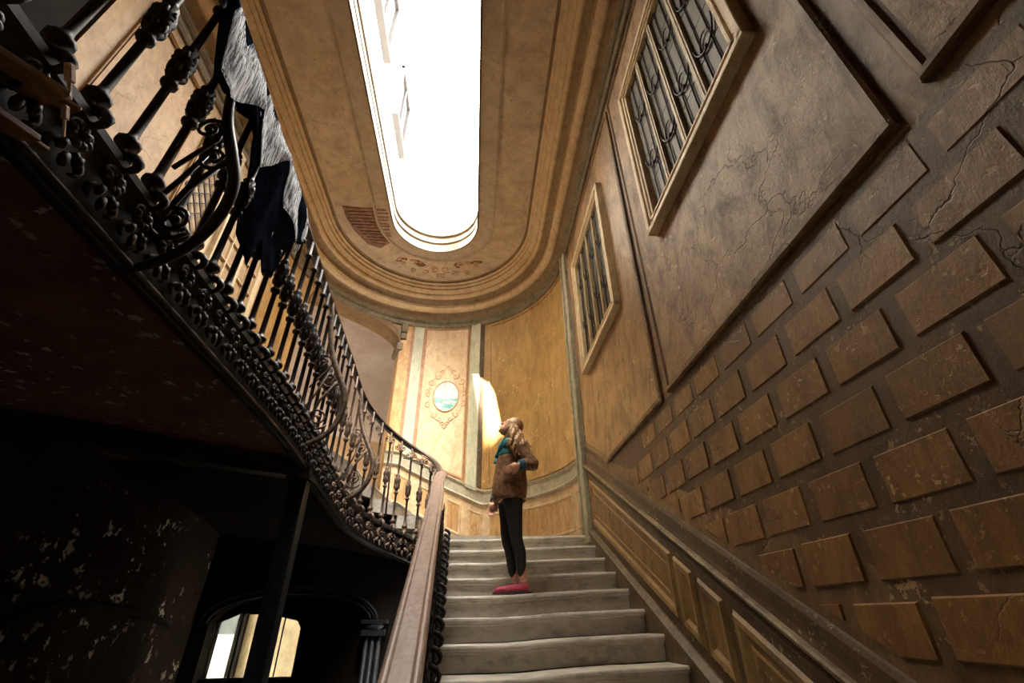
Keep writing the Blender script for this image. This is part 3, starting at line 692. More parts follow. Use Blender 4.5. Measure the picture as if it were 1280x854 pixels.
# lattice window near the cloth
r = thing_s('window_5', (LX, 3.6, 3.0))
t = MB()
for k in range(7):
    t.bar((LX+.03, 3.46, 4.0+.16*k-.5), (LX+.03, 3.92, 4.0+.16*k), .012, .012); t.bar((LX+.03, 3.46, 4.0+.16*k), (LX+.03, 3.92, 4.0+.16*k-.5), .012, .012)
t.build('lattice', M['came'], r)
b = MB(); b.box(LX-.4, WX+.4, YB-.4, YB, -3.3, 6.4); b.build('wall_back', M['wall_right'], kind='structure')
b = MB(); b.box(LX-.4, WX+.4, YB-.4, 7.0, -3.3, -3.1); b.build('floor', M['floor'], kind='structure')

# ------------------------------------------------------------ room beyond the arch
b = MB()
def Q(a, r, z): return P(a, z, r)
aa = [A0-14+(A1-A0+28)*i/24 for i in range(25)]
b.grid([[Q(a, R0+2.6, z) for a in aa] for z in (GZ, 3.55)], 1, False)
b.grid([[Q(a, R0+2.6, z) for a in aa] for z in (3.55, 4.3)], 0, False)
b.grid([[Q(a, R0+.42+2.18*math.sin(t*PI/2), 4.3+1.5*math.cos(t*PI/2)) for a in aa] for t in [k/12 for k in range(13)]], 0, True)
for a in (aa[0], aa[-1]): b.grid([[Q(a, r_, z) for r_ in (R0+.42, R0+2.6)] for z in (GZ-.1, 5.9)], 0, False)
b.build('wall_side_room', [M['arch_room'], M['arch_low']], kind='structure')
b = MB(); b.grid([[Q(a, r_, GZ) for a in aa] for r_ in (R0, R0+2.6)], 0, False); b.build('floor_side_room', M['floor'], kind='structure')
al = bpy.data.lights.new('side_room_fill', 'AREA'); al.energy = 130; al.shape = 'RECTANGLE'; al.size = 1.4; al.size_y = .8; al.color = (1,.93,.86)  # added fill lamp to brighten the side room; no window is built there
ao = bpy.data.objects.new('side_room_fill', al); C.objects.link(ao); _p = Vector(Q(134, R0+.75, 1.85)); ao.location = _p
ao.rotation_euler = (_p - Vector(Q(128, R0+2.6, 3.2))).to_track_quat('Z','Y').to_euler()

# ------------------------------------------------------------ straight flight
XL = lambda y: -.224-.0457*(y-3.359)      # left ends of the treads
stair = thing('staircase', 'worn grey marble staircase rising straight to the curved landing', 'staircase', (.55, 3.4, -3.1))
def step_mesh(xl, xr, run=.344, rise=.158):
    n = 22; t = MB(); g = []
    prof = [(run+.03,-.005),(.0+.012,0),(.003,-.006),(-.002,-.018),(.003,-.032),(.018,-.038),(.018,-.048),(.034,-.055),(.034,-rise-.0),(run+.03,-rise-.03)]
    for i in range(n+1):
        u = i/n; x = xl+(xr-xl)*u; sag = -.05*(1-u) - .012*math.exp(-((u-.30)/.18)**2)
        ny = .010*mnoise.noise(Vector((x*3, xl*50, 0)))
        g.append([(x, y+(ny if j < 4 else 0), z+sag+(.003*mnoise.noise(Vector((x*9,j,xl*30))) if j < 6 else 0)) for j, (y, z) in enumerate(prof)])
    t.grid(g, 0, False); t.add(g[0], [tuple(range(len(prof)))]); t.add(g[-1], [tuple(range(len(prof)))[::-1]])
    return t
for k in range(-9, 8):
    y = 3.359+.344*k; z = nose_z(y)
    if k == 7:
        z = LAND
    t = step_mesh(XL(y), WX-.03); t.v = [(a, b_+y, c+z) for a, b_, c in t.v]; t.build('step', M['marble'], stair)
    # moulded return at the open end
    t = MB(); x = XL(y); t.tube([(x-.0, y+.02, z-.075), (x-.0, y+.30, z-.075)], .022, 8)
    t.box(x-.012, x+.02, y+.01, y+.34, z-.16, z-.055); t.build('step_end', M['string'], stair)
t = MB(); t.prism_x([(3.359-3.3, nose_z(.059)-.27),(5.79, nose_z(5.79)-.27),(5.79,nose_z(5.79)-.42),(.059, nose_z(.059)-.42)], -.2, WX-.02); t.build('stair_soffit', M['soffit'], stair)
# landing slab
t = MB(); poly = [(XL(5.79)-.02, 5.80)] + [(WX-.001, 5.80)] + [p[:2] for p in arc(R0-.001, 0, 72, 24)] + [(-.52, 6.30)]
t.prism(poly, LAND-.26, LAND-.004); t.build('landing', M['marble'], stair)

# ------------------------------------------------------------ balustrade path
CTRL = [(-1.27,-1.0,2.84,1.44),(-1.33,0,2.84,1.45),(-1.42,1.35,2.84,1.475),(-1.48,2.4,2.845,1.49),(-1.54,3.4,2.84,1.50),(-1.59,4.2,2.84,1.46),(-1.59,5.0,2.75,1.34),(-1.50,5.60,2.49,1.18),
        (-1.27,5.99,2.27,1.05),(-.97,6.20,2.08,.94),(-.70,6.22,1.93,.84),(-.52,6.06,1.75,.70),(-.43,5.75,1.52,.56)]
path = catmull([(a,b_,c) for a,b_,c,d in CTRL], 10); base = catmull([(a,b_,d) for a,b_,c,d in CTRL], 10)
def lat_of(p, i): 
    t1 = p[min(i+1,len(p)-1)]-p[max(i-1,0)]; t1.z = 0; t1.normalize(); return Vector((t1.y, -t1.x, 0))   # towards the open well? (right of travel)
up_bal = thing('balustrade', 'dark wrought-iron balustrade sweeping from the upper gallery down the curved steps', 'balustrade', (-1.5, 3.4, 1.5))
hr = [(-.035,-.018),(-.04,.004),(-.03,.026),(0,.034),(.03,.026),(.04,.004),(.035,-.018)]
# which side is the open well: +x for the gallery, i.e. right of travel (+y)
b = MB(); b.sweep(path, hr, closed=True, smooth=True); b.build('handrail', M['handrail_dark'], up_bal)
b = MB(); b.sweep([p+Vector((0,0,-.035)) for p in path], [(-.022,-.006),(-.022,.006),(.022,.006),(.022,-.006)], closed=True); b.build('rail_bar', M['iron'], up_bal)
sp = [(-.05,-.0),(.03,-.0),(.03,-.30),(-.0,-.33),(-.035,-.33),(-.06,-.30),(-.045,-.28),(-.045,-.07),(-.07,-.05),(-.07,-.015)]
b = MB(); b.sweep([p+Vector((0,0,.02)) for p in base], sp, closed=True); b.build('string', M['string'], up_bal)
b = MB(); b.tube([p + lat_of(base,i)*.055 + Vector((0,0,-.29)) for i, p in enumerate(base)], .016, 8); b.tube([p + lat_of(base,i)*.05 + Vector((0,0,-.005)) for i, p in enumerate(base)], .013, 8)
b.build('string_moulding', M['string'], up_bal)
# baluster: 1.30 tall from its socket to the rail
def baluster_mesh(h, rr=1.0, mat='iron', name='baluster'):
    u = [(0,.030),(.012,.036),(.03,.026),(.045,.018),(.06,.034),(.075,.034),(.09,.018),(.11,.014),(.36,.0135),(.37,.026),(.385,.028),(.395,.016),(.415,.02),(.43,.033),(.445,.022),(.46,.026),(.475,.038),(.49,.03),(.505,.04),(.525,.030),(.54,.034),(.555,.020),(.575,.028),(.59,.016),(.61,.014),(.86,.013),(.87,.024),(.885,.024),(.895,.013),(1.0,.012)]
    b = MB(); b.lathe([(r_*rr, z*h) for z, r_ in u], n=10)
    for z, r_ in ((.45,.036),(.52,.040)):        # small leaf lobes round the knop
        for k in range(6):
            a = 2*PI*k/6; b.ball((r_*.72*rr*math.cos(a), r_*.72*rr*math.sin(a), z*h), (.012*rr,.012*rr,.030*rr), 6, 4)
    return b.mesh(name, M[mat])
bal_me = baluster_mesh(1.0)
bal_pale = baluster_mesh(1.0, 1.0, 'iron_pale')
def rosette_mesh(mat):
    b = MB()       # faces +x, hangs below a baluster on the face of the string
    for k in range(8):
        a = 2*PI*k/8; b.ball((.018, .030*math.cos(a), -.13+.030*math.sin(a)), (.012,.017,.017), 6, 4)
    b.ball((.030,0,-.13), .016, 6, 4)
    b.tube([(.012+.004*i/10, .052*math.cos(PI*.5+i*.42)*(1-i*.035), -.13+.052*math.sin(PI*.5+i*.42)*(1-i*.035)) for i in range(16)], .007, 5)
    b.tube([(0,0,.02),(.035,0,.0),(.055,0,-.03),(.05,0,-.06),(.03,0,-.075),(.018,0,-.06)], [.018,.018,.016,.013,.010,.008], 7)
    for s_ in (-1,1):     # acanthus curls either side
        b.tube([(.014, s_*(.015+.045*math.sin(t*2.6)), -.19-.075*t) for t in [i/6 for i in range(7)]], [.013,.014,.014,.012,.010,.008,.005], 6)
        b.ball((.024, s_*.032, -.215), (.016,.013,.026), 6, 4)
    b.ball((.02, 0, -.245), (.012,.016,.034), 6, 4)
    return b.mesh('string_ornament', M[mat])
ros_me = rosette_mesh('string'); ros_pale = rosette_mesh('iron_pale')
def crest_mesh(mat):       # openwork scrolls under the rail, in the y-z plane, spanning .18
    b = MB()
    for s_ in (-1,1):
        b.tube([(0, s_*(.045)+u, v) for u, v in spiral((0,-.07), .042, 1.5, PI/2, s_, 22)], [.0065]*23, 5)
        b.ball((0, s_*.045, -.07), .013, 6, 4)
    b.tube([(0,0,-.02),(0,0,-.17)], [.008,.003], 5); b.ball((0,0,-.14), (.012,.012,.02), 6, 4)
    return b.mesh('rail_scroll', M[mat])
crest = crest_mesh('iron_pale')
# arc length along the base
L = [0]
for i in range(1, len(base)): L.append(L[-1] + (base[i].xy-base[i-1].xy).length)
def at_len(s_):
    for i in range(1, len(L)):
        if L[i] >= s_: t = (s_-L[i-1])/(L[i]-L[i-1]+1e-9); return base[i-1].lerp(base[i], t), path[i-1].lerp(path[i], t), i
    return base[-1], path[-1], len(L)-1
s_ = .35
while s_ < L[-1]-.08:
    pb, pt, i = at_len(s_); la = lat_of(base, i); rot = math.atan2(la.y, la.x); far = pb.y > 5.0
    q = pb + la*.035; h = (pt.z-.04) - (pb.z+.0)
    jx = random.uniform(-.012,.012); jy = random.uniform(-.012,.012)
    o = inst('baluster', bal_pale if far else bal_me, (q.x, q.y, pb.z+.01), up_bal, (jx*.6, jy*.6, rot), (1.25 if not far else 1.05, 1.25 if not far else 1.05, h))
    o2 = inst('string_ornament', ros_pale if far else ros_me, (q.x+la.x*.02, q.y+la.y*.02, pb.z+.02), up_bal, (0,0,rot), (1.15,1.15,1.0))
    if s_ > L[-1]-1.75 and i < len(L)-3: inst('rail_scroll', crest, (pt.x, pt.y, pt.z-.045), up_bal, (0,0,rot))
    s_ += .185 if pb.y < 5.0 or pb.x < -1.2 else .165
# outer scroll braces, profile (outward, z relative to the rail)
def scroll_brace(y, drop=.13, k=1.0):
    i = min(range(len(path)), key=lambda j: (path[j].y-y)**2 + (0 if path[j].x < -1.2 else 9))
    pt = path[i]; la = lat_of(path, i); zt = pt.z; H = pt.z-(base[i].z-drop)
    def W(u, v): return pt + la*(u*k) + Vector((0,0,-v*H))
    b = MB(); main = catmull([W(.02,0),W(.05,.10),W(.075,.25),W(.14,.42),W(.25,.58),(W(.325,.70)),W(.33,.82),W(.27,.93),W(.16,1.0),W(.03,1.03),W(-.03,1.01)], 5)
    b.tube(main, [.018+.012*math.sin(PI*j/(len(main)-1)) for j in range(len(main))], 8, flat=.6)
    b.build('scroll_brace', M['iron_pale'] if y > 3 else M['iron'], up_bal)
    b = MB()
    def sp2(cu, cv, r_, a0, sg, turns=1.6, n=26):
        return [W(cu+u, cv+v/H) for u, v in spiral((0,0), r_, turns, a0, sg, n)]
    for (cu, cv, r_, a0, sg, tn) in ((.07,.47,.075,-.2,-1,1.7),(.17,.60,.085,.3,1,1.6),(.13,.86,.11,.6,1,1.8)):
        s2 = sp2(cu, cv, r_, a0, sg, tn); b.tube(s2, [.011-.004*j/26 for j in range(27)], 6); b.ball(s2[-1], .02, 7, 5)
    b.tube([W(.0,.80), W(.07,.70), W(.15,.55)], .012, 6); b.tube([W(.02,.98), W(.12,.74), W(.25,.60)], .013, 6)
    b.tube([W(.0,.66), W(.06,.60), W(.14,.52), W(.145,.47)], .011, 6)
    b.build('volute', M['iron_pale'] if y > 3 else M['iron'], up_bal)
scroll_brace(1.5, .25, .86); scroll_brace(3.95, .13); scroll_brace(5.45, .03)
# a loose iron bar standing behind the curve
b = MB(); b.tube([(-1.12,6.10,1.1),(-1.14,6.10,2.06)], .011, 6); b.build('plain_bar', M['iron_pale'], up_bal)
b = MB(); b.tube([(-.99,6.14,1.86),(-.80,6.20,1.84)], .008, 6); b.build('cross_bar', M['iron_pale'], up_bal)

# lower flight balustrade
low = thing('balustrade', 'wooden handrail over a dense dark iron balustrade beside the straight marble flight', 'balustrade', (-.35, 3.8, .4))
LP = catmull([(-.13,.2,-.83),(-.175,1.0,-.49),(-.22,1.83,-.145),(-.30,3.2,.43),(-.38,4.6,1.02),(-.43,5.3,1.33),(-.435,5.78,1.56)], 8)
rp = [(-.065,-.02),(-.07,.0),(-.062,.016),(-.05,.022),(-.044,.018),(-.036,.030),(0,.036),(.036,.030),(.044,.018),(.05,.022),(.062,.016),(.07,.0),(.065,-.02),(.03,-.03),(-.03,-.03)]
b = MB(); b.sweep(LP, rp, closed=True, smooth=False); bevel(b.build('handrail', M['handrail'], low), .003)
b = MB()
sb = [Vector((XL(p.y)-.035, p.y, nose_z(p.y)-.13)) for p in LP]
b.sweep(sb, [(-.02,-.16),(-.02,.06),(.02,.06),(.02,-.16)], closed=True); b.build('string', M['string'], low)
k = 0; y = .6
dark_bal = bal_me
while y < 5.72:
    zb = nose_z(y)-.12; 
    pt = min(LP, key=lambda p: abs(p.y-y)); zt = -.145 + (y-1.83)*.4215 - .03
    if y > 5.2: zt = 1.29+(y-5.3)*.48-.03
    xb = XL(y)-.035; xt = -.22-(y-1.83)*.0575
    o = inst('baluster', dark_bal, (xb, y, zb), low, (0, math.atan2(xt-xb, zt-zb), 0), (1.15,1.15,(zt-zb)))
    if k % 1 == 0:
        inst('rail_scroll', crest, (xt+.01, y, zt-.01), low, (math.radians(-0),0,0))
        inst('baluster_bracket', ros_me, (XL(y)-.012, y+.02, nose_z(y)+.10), low, (0,0,0), (1,1,.9))
    y += .172; k += 1
# continuous lower scrollwork between the balusters
b = MB(); b.tube([(0, u, v) for u, v in spiral((0,0), .07, 1.5, 0, 1, 20)], .007, 5); scr = b.mesh('scrollwork', M['iron']); y = .7
while y < 5.6:
    x = XL(y)-.035; z0 = nose_z(y)
    inst('scrollwork', scr, (x, y, z0+.12), low); inst('scrollwork', scr, (x, y, z0+.36), low, (2,0,0), (.8,.8,.8)); y += .172

# ------------------------------------------------------------ winding steps
wind = thing('winding_steps', 'worn stone winding steps climbing left behind the curved iron balustrade', 'staircase', (-1.0, 6.9, .9))
inner = [(-.52,6.25),(-.72,6.30),(-1.0,6.26),(-1.30,6.0),(-1.50,5.6),(-1.60,5.1),(-1.62,4.6)]
outang = [66, 76, 86, 96, 105, 113, 125]
zs = [LAND+.155*(i+1) for i in range(5)]
for i in range(5):
    a0_, a1_ = outang[i], 182 if i == 4 else outang[i+1]+2
    if i < 4:
        poly = [inner[i], inner[i+1], (inner[i+1][0]-.02, inner[i+1][1]+.03)] + [P(a0_+(a1_-a0_)*(1-k/6), 0, R0-.002)[:2] for k in range(7)]
    else:
        poly = [inner[4], inner[5], inner[6], (-1.62,4.2), (LX+.001,4.2), (LX+.001,5.8)] + [P(180-(180-a0_)*k/20, 0, R0-.002)[:2] for k in range(21)]
    t = MB(); t.prism(poly, zs[i]-.16, zs[i]-.002)
    # nosing roll along the front edge
    f0 = Vector((*inner[i], zs[i]-.02)); f1 = Vector(P(a0_, zs[i]-.02, R0-.03)); t.tube([f0, f1], .02, 8)
    t.build('step', M['marble'], wind)
# soffit under the winding steps, dark
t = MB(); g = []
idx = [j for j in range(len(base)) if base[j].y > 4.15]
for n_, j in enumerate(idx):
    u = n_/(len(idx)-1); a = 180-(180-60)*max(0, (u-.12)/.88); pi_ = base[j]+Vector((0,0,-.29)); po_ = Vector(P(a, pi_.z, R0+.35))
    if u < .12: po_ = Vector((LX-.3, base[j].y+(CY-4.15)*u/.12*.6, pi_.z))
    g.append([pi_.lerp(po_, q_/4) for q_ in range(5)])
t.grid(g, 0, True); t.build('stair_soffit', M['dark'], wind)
# landing underside wall down to the lower hall
# gallery slab
gal = MB(); pts = [(p.x+.02, p.y) for p in base if p.y < 4.3 and p.x < -1.2]
gal.prism(pts + [(LX+.0005, 4.25), (LX+.0005, -1.0)], 1.24, 1.52); gf = gal.build('floor_gallery', M['soffit'], kind='structure')

# ------------------------------------------------------------ steel beam and post
t = MB(); A_ = Vector((-1.50,4.22,1.19)); B_ = Vector((-3.19,3.08,1.19)); t.bar(A_, B_, .14, .02); t.bar(A_+Vector((0,0,-.11)), B_+Vector((0,0,-.11)), .14, .02); t.bar(A_+Vector((0,0,-.055)), B_+Vector((0,0,-.055)), .02, .11)
o = t.build('steel_beam', M['steel']); tag(o, 'black steel beam carrying the gallery edge, resting on the tall post', 'beam')
t = MB(); x, y = -1.545, 4.20
for dx in (-.06,.06): t.box(x+dx-.008, x+dx+.008, y-.06, y+.06, -3.1, 1.065)
t.box(x-.06, x+.06, y-.008, y+.008, -3.1, 1.065); t.box(x-.1,x+.1,y-.1,y+.1,1.05,1.068)
o = t.build('steel_post', M['steel']); tag(o, 'tall black steel post propping the gallery beam above the dark lower hall', 'post')

# ------------------------------------------------------------ lower hall
YW = 6.4
acx, ahw = -2.12, .90
def az(x): t_ = (x-acx)/ahw; return -.02+.27*math.sqrt(max(0,1-t_*t_))
t = MB(); xs = [acx-ahw+2*ahw*i/28 for i in range(29)]
for yy in (YW, YW+.3): t.grid([[(x, yy, az(x)), (x, yy, 1.3)] for x in xs], 0, False)
t.grid([[(x, YW, az(x)), (x, YW+.3, az(x))] for x in xs], 0, True)
t.box(LX-.2, acx-ahw, YW, YW+.3, -3.1, 1.3); t.box(acx+ahw, WX+.2, YW, YW+.3, -3.1, .80)
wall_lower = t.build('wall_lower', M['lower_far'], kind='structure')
t = MB()
for dd, rr_ in ((.03,.018),(.07,.014),(.10,.02)):
    t.tube([(acx+(ahw+dd)*math.cos(PI-PI*i/30), YW-.01, -.02+(.27+dd)*math.sin(PI*i/30)) for i in range(31)], rr_, 8)
t.build('arch_moulding', M['steel'], wall_lower)
t = MB(); px = -1.13
for dx in (-.07,0,.07): t.tube([(px+dx, YW-.05, -3.1), (px+dx, YW-.05, -.16)], .028, 8)
t.box(px-.13, px+.13, YW-.10, YW, -.16, -.10); t.ball((px, YW-.07, -.07), (.11,.05,.05), 10, 6); t.box(px-.15, px+.15, YW-.12, YW, -.04, .0)
t.build('pilaster', M['steel'], wall_lower)
t = MB(); t.box(-2.02, -1.2, YW+.12, YW+.2, -3.1, .22); t.build('dark_sheet', M['dark'], wall_lower)  # near-black sheet stands in for the unlit opening beside the glass
t = MB(); t.box(-3.2, -1.2, YW+.1, YW+.22, -3.1, -.56); t.build('dark_sheet', M['dark'], wall_lower)
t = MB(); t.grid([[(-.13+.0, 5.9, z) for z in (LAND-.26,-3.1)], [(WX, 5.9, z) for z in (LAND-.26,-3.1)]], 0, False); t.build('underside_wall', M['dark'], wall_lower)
win = thing_s('window_6')
gy = YW+.16
out = [(-3.18,-.56),(-3.16,-.07),(-2.76,.09),(-2.40,.075),(-2.07,.01),(-1.98,-.12),(-1.98,-.56)]
t = MB()
for a, c in zip(out, out[1:]+out[:1]): t.bar((a[0],gy,a[1]), (c[0],gy,c[1]), .03, .03, up=(0,1,0))
for x_, z_ in ((-2.72,.085),(-2.99,-.02),(-2.23,.04)): t.bar((x_,gy,-.56), (x_,gy,z_), .014 if x_ != -2.72 else .022, .014, up=(0,1,0))
t.build('window_frame', M['steel'], win)
t = MB(); tp = [(-3.2,-.30)]+out[1:6]+[(-1.2,-.12)]
t.add([(x_, gy+.02, z_) for x_, z_ in tp]+[(x_, gy+.02, .4) for x_, z_ in tp], [(i, i+1, 8+i, 7+i) for i in range(6)])
t.box(-3.3,-3.2,gy,gy+.03,-.6,.3); t.box(-1.97,-1.2,gy,gy+.03,-.6,.0); t.build('tympanum', M['dark'], win)
def pane(poly, mat):
    t_ = MB(); t_.add([(x_, gy+.004, z_) for x_, z_ in poly]+[(x_, gy-.004, z_) for x_, z_ in poly], [tuple(range(len(poly)))[::-1], tuple(range(len(poly), 2*len(poly)))]); t_.build('pane', mat, win)
pane([(-3.17,-.55),(-3.0,-.55),(-3.0,-.13),(-3.16,-.13)], M['glass']); pane([(-2.99,-.55),(-2.73,-.55),(-2.73,-.13),(-2.99,-.13)], M['glass'])
pane([(-3.16,-.13),(-2.73,-.13),(-2.73,.08),(-2.76,.08),(-3.15,-.07)], M['glass_frost'])
pane([(-2.71,-.55),(-2.24,-.55),(-2.24,.04),(-2.40,.065),(-2.71,.08)], M['glass']); pane([(-2.22,-.55),(-1.99,-.55),(-1.99,-.12),(-2.07,.0),(-2.22,.035)], M['glass'])
# passage and yard outside that window
t = MB(); t.box(-3.74,-3.62,8.85,8.94,-3.1,.35); t.build('trim_8', M['dark'], kind='structure')
t = MB(); t.box(-5.5,-3.2,YW,YW+.3,-3.3,2); t.box(-3.74,-1.0,8.95,9.05,-3.1,.35,1); t.box(-9,3,13,13.3,-3.1,7.0); t.box(-9.3,-9,6.4,13.3,-3.1,7.0); t.box(3,3.3,6.4,13.3,-3.1,7.0); t.build('wall_yard', [M['court'], M['gold_frame']], kind='structure')
t = MB(); t.box(-9,3,7.0,13.3,-3.2,-3.1); t.build('floor_yard', M['court'], kind='structure')
# dark arch line on the lower left wall
t = MB()
t.tube(catmull([(LX+.02,3.2,-.75),(LX+.02,3.5,-.25),(LX+.02,4.1,.08),(LX+.02,4.9,.12),(LX+.02,5.9,-.02)],6), .03, 8); t.build('arch_moulding', M['dark'], wall_left)

# ------------------------------------------------------------ cloth and gauze over the rail
def rail_at(y):
    j = min(range(len(path)), key=lambda q: abs(path[q].y-y) if path[q].x < -1.3 or path[q].y < 1.3 else 99); return path[j]
def drape(name, y0, y1, hem, mat, label, cat, out=.07, group=None, top=.03, amp=.03, seed=1):
    n, m_ = 60, 26; g = []
    for i in range(n+1):
        y = y0+(y1-y0)*i/n; p = rail_at(y); xr = -1.33-.0615*y; h = hem(y)+.035*mnoise.noise(Vector((y*9, seed, 0)))
        col = []
        for j in range(m_+1):
            v = j/m_
            if v < .12: a = v/.12*PI; px_ = xr-.055*math.cos(a)*1.0; z = p.z+.02+.035*math.sin(a) + top*0
            else:
                q = (v-.12)/.88; px_ = xr+.055+out*q*(1-.35*q)+amp*mnoise.noise(Vector((y*5.5+seed, q*1.2, seed)))*q**.5; z = p.z+.02 - h*q
            col.append((px_, y+.03*mnoise.noise(Vector((y*3, v*3, seed+4))), z))
        g.append(col)
    t_ = MB(); t_.grid(g, 0, True); o_ = t_.build(name, mat)
    m2 = o_.modifiers.new('s', 'SOLIDIFY'); m2.thickness = .004
    return tag(o_, label, cat, group)
def interp(pts):
    def f(y):
        for (a, u), (b_, v) in zip(pts, pts[1:]):
            if a <= y <= b_: return u+(v-u)*(y-a)/(b_-a)
        return pts[0][1] if y < pts[0][0] else pts[-1][1]
    return f
drape('dark_cloth', 1.20, 2.70, interp([(1.2,.35),(1.3,.62),(1.5,.5),(1.65,.42),(1.8,.7),(1.95,1.02),(2.1,1.12),(2.2,.85),(2.3,1.0),(2.45,.9),(2.55,.5),(2.7,.4)]), M['cloth'], 'dark ragged cloth hanging over the gallery handrail behind the pale gauze', 'cloth', .05, amp=.09)
drape('torn_gauze', 1.22, 1.68, interp([(1.22,.2),(1.28,.60),(1.4,.62),(1.55,.42),(1.68,.28)]), M['gauze'], 'pale torn gauze strip near the top edge, nearer the large iron scroll', 'gauze', .10, seed=5, amp=.05)
drape('torn_gauze', 1.72, 2.12, interp([(1.72,.25),(1.85,.6),(2.0,.35),(2.12,.15)]), M['gauze'], 'narrow pale gauze strip in the middle of the dark hanging cloth', 'gauze', .10, seed=9, amp=.05)
drape('torn_gauze', 2.16, 2.72, interp([(2.16,.15),(2.3,.42),(2.55,.5),(2.68,.52),(2.72,.3)]), M['gauze'], 'pale gauze flap hanging at the far end of the dark cloth', 'gauze', .09, seed=13, amp=.05)
# loose wire hanging from a baluster to the large scroll
t = MB(); t.tube(catmull([(-1.40,1.62,2.13),(-1.38,1.62,2.02),(-1.36,1.60,1.93),(-1.33,1.56,1.84)],5), .0035, 6)
o = t.build('wire', M['wire']); tag(o, 'thin loose wire hanging between a thick baluster and the large iron scroll', 'wire')
# split boards hanging under the broken gallery edge
def board(a, b_, w_, h_, mat, label, nm='broken_board'):
    t_ = MB(); a = Vector(a); b_ = Vector(b_); t_.bar(a, b_, w_, h_)
    d = (b_-a).normalized(); e = MB()
    t_.bar(b_-d*.01, b_+d*.05, w_*.45, h_*.6)
    return tag(bevel(t_.build(nm, mat), .003), label, 'board')
def px3(x, y, X): pass
board((-1.36,.58,1.22), (-1.26,.86,1.31), .12, .02, M['board'], 'wide brown split board hanging under the gallery edge at the far left')
board((-1.30,.66,1.10), (-1.30,.90,1.18), .07, .02, M['board'], 'darker narrow board hanging lowest at the far left edge')
board((-1.22,.80,1.395), (-1.22,.83,1.35), .022, .02, M['board_pale'], 'pale splintered stick, upper of the two on the broken boards', 'wood_splinter')
board((-1.20,.845,1.26), (-1.20,.865,1.225), .016, .016, M['board_pale'], 'pale splintered stick, lower of the two on the broken boards', 'wood_splinter')

# ------------------------------------------------------------ person
FZ = nose_z(4.391)-.012-.022
person = thing('person', 'person in brown jacket and dark leggings looking up on the marble steps', 'person', (.34, 4.52, FZ))
def remesh(mb_, name, mat, parent, vox=.007, sm=3, scale=1):
    o_ = mb_.build(name, mat, parent); m1 = o_.modifiers.new('r', 'REMESH'); m1.mode = 'VOXEL'; m1.voxel_size = vox
    m2 = o_.modifiers.new('s', 'SMOOTH'); m2.iterations = sm; m2.factor = .6; bake(o_)
    for p_ in o_.data.polygons: p_.use_smooth = True
    if not o_.data.materials: o_.data.materials.append(mat)
    return o_
def limb(b, pts, rs, n=12, flat=1.0):
    P_ = catmull(pts, 5); R_ = []
    for i in range(len(rs)-1): R_ += [rs[i]+(rs[i+1]-rs[i])*k/5 for k in range(5)]
    R_.append(rs[-1]); b.tube(P_, R_, n, flat=flat)
Z = FZ; YP = 4.52
# facing -x. her left side is towards the camera (-y)
hipL, hipR = Vector((.355,YP-.08,Z+.80)), Vector((.315,YP+.08,Z+.80))
knL, knR = Vector((.385,YP-.065,Z+.44)), Vector((.31,YP+.06,Z+.46))
anL, anR = Vector((.440,YP-.06,Z+.085)), Vector((.375,YP+.055,Z+.085))
b = MB()
limb(b, [hipL, knL, anL+Vector((0,0,.08)), anL], [.075,.048,.034,.032]); limb(b, [hipR, knR, anR+Vector((0,0,.08)), anR], [.075,.048,.034,.032])
limb(b, [(.335,YP,Z+.78),(.33,YP,Z+.92),(.335,YP,Z+1.08),(.345,YP,Z+1.25),(.35,YP,Z+1.34)], [.12,.125,.105,.115,.07])
neck = Vector((.345,YP,Z+1.36)); head = Vector((.345,YP,Z+1.53))
limb(b, [neck+Vector((.01,0,-.06)), neck, neck+Vector((-.02,0,.09))], [.055,.047,.047])
HR = Matrix.Rotation(math.radians(40), 3, 'Y') @ Matrix.Rotation(math.radians(-8), 3, 'Z')   # head thrown back: face (-x) tips up
def H(x, y, z): return head + HR @ Vector((x, y, z))
b.ball(H(.005,0,.015), (.092,.074,.105), 20, 14, rot=HR); b.ball(H(-.032,0,-.055), (.052,.050,.062), 14, 10, rot=HR)
b.ball(H(-.066,0,-.095), (.020,.022,.018), 10, 8, rot=HR)
b.tube([H(-.080,0,.025),H(-.096,0,-.005),H(-.110,0,-.022),H(-.088,0,-.036)], [.008,.010,.013,.010], 8)
b.ball(H(-.088,0,-.058), (.012,.022,.006), 8, 6, rot=HR); b.ball(H(-.086,0,-.068), (.012,.020,.006), 8, 6, rot=HR)
b.ball(H(-.078,0,.035), (.014,.055,.008), 10, 6, rot=HR)
for sy in (-1,1): b.ball(H(.008,sy*.075,-.01), (.018,.008,.028), 8, 6, rot=HR)
shL, elL, wrL = Vector((.37,YP-.155,Z+1.29)), Vector((.545,YP-.20,Z+1.09)), Vector((.40,YP-.235,Z+1.07))
shR, elR, wrR = Vector((.34,YP+.155,Z+1.29)), Vector((.26,YP+.21,Z+1.02)), Vector((.185,YP+.12,Z+.80))
limb(b, [shL, elL, wrL], [.045,.036,.026]); limb(b, [shR, elR, wrR], [.045,.036,.026])
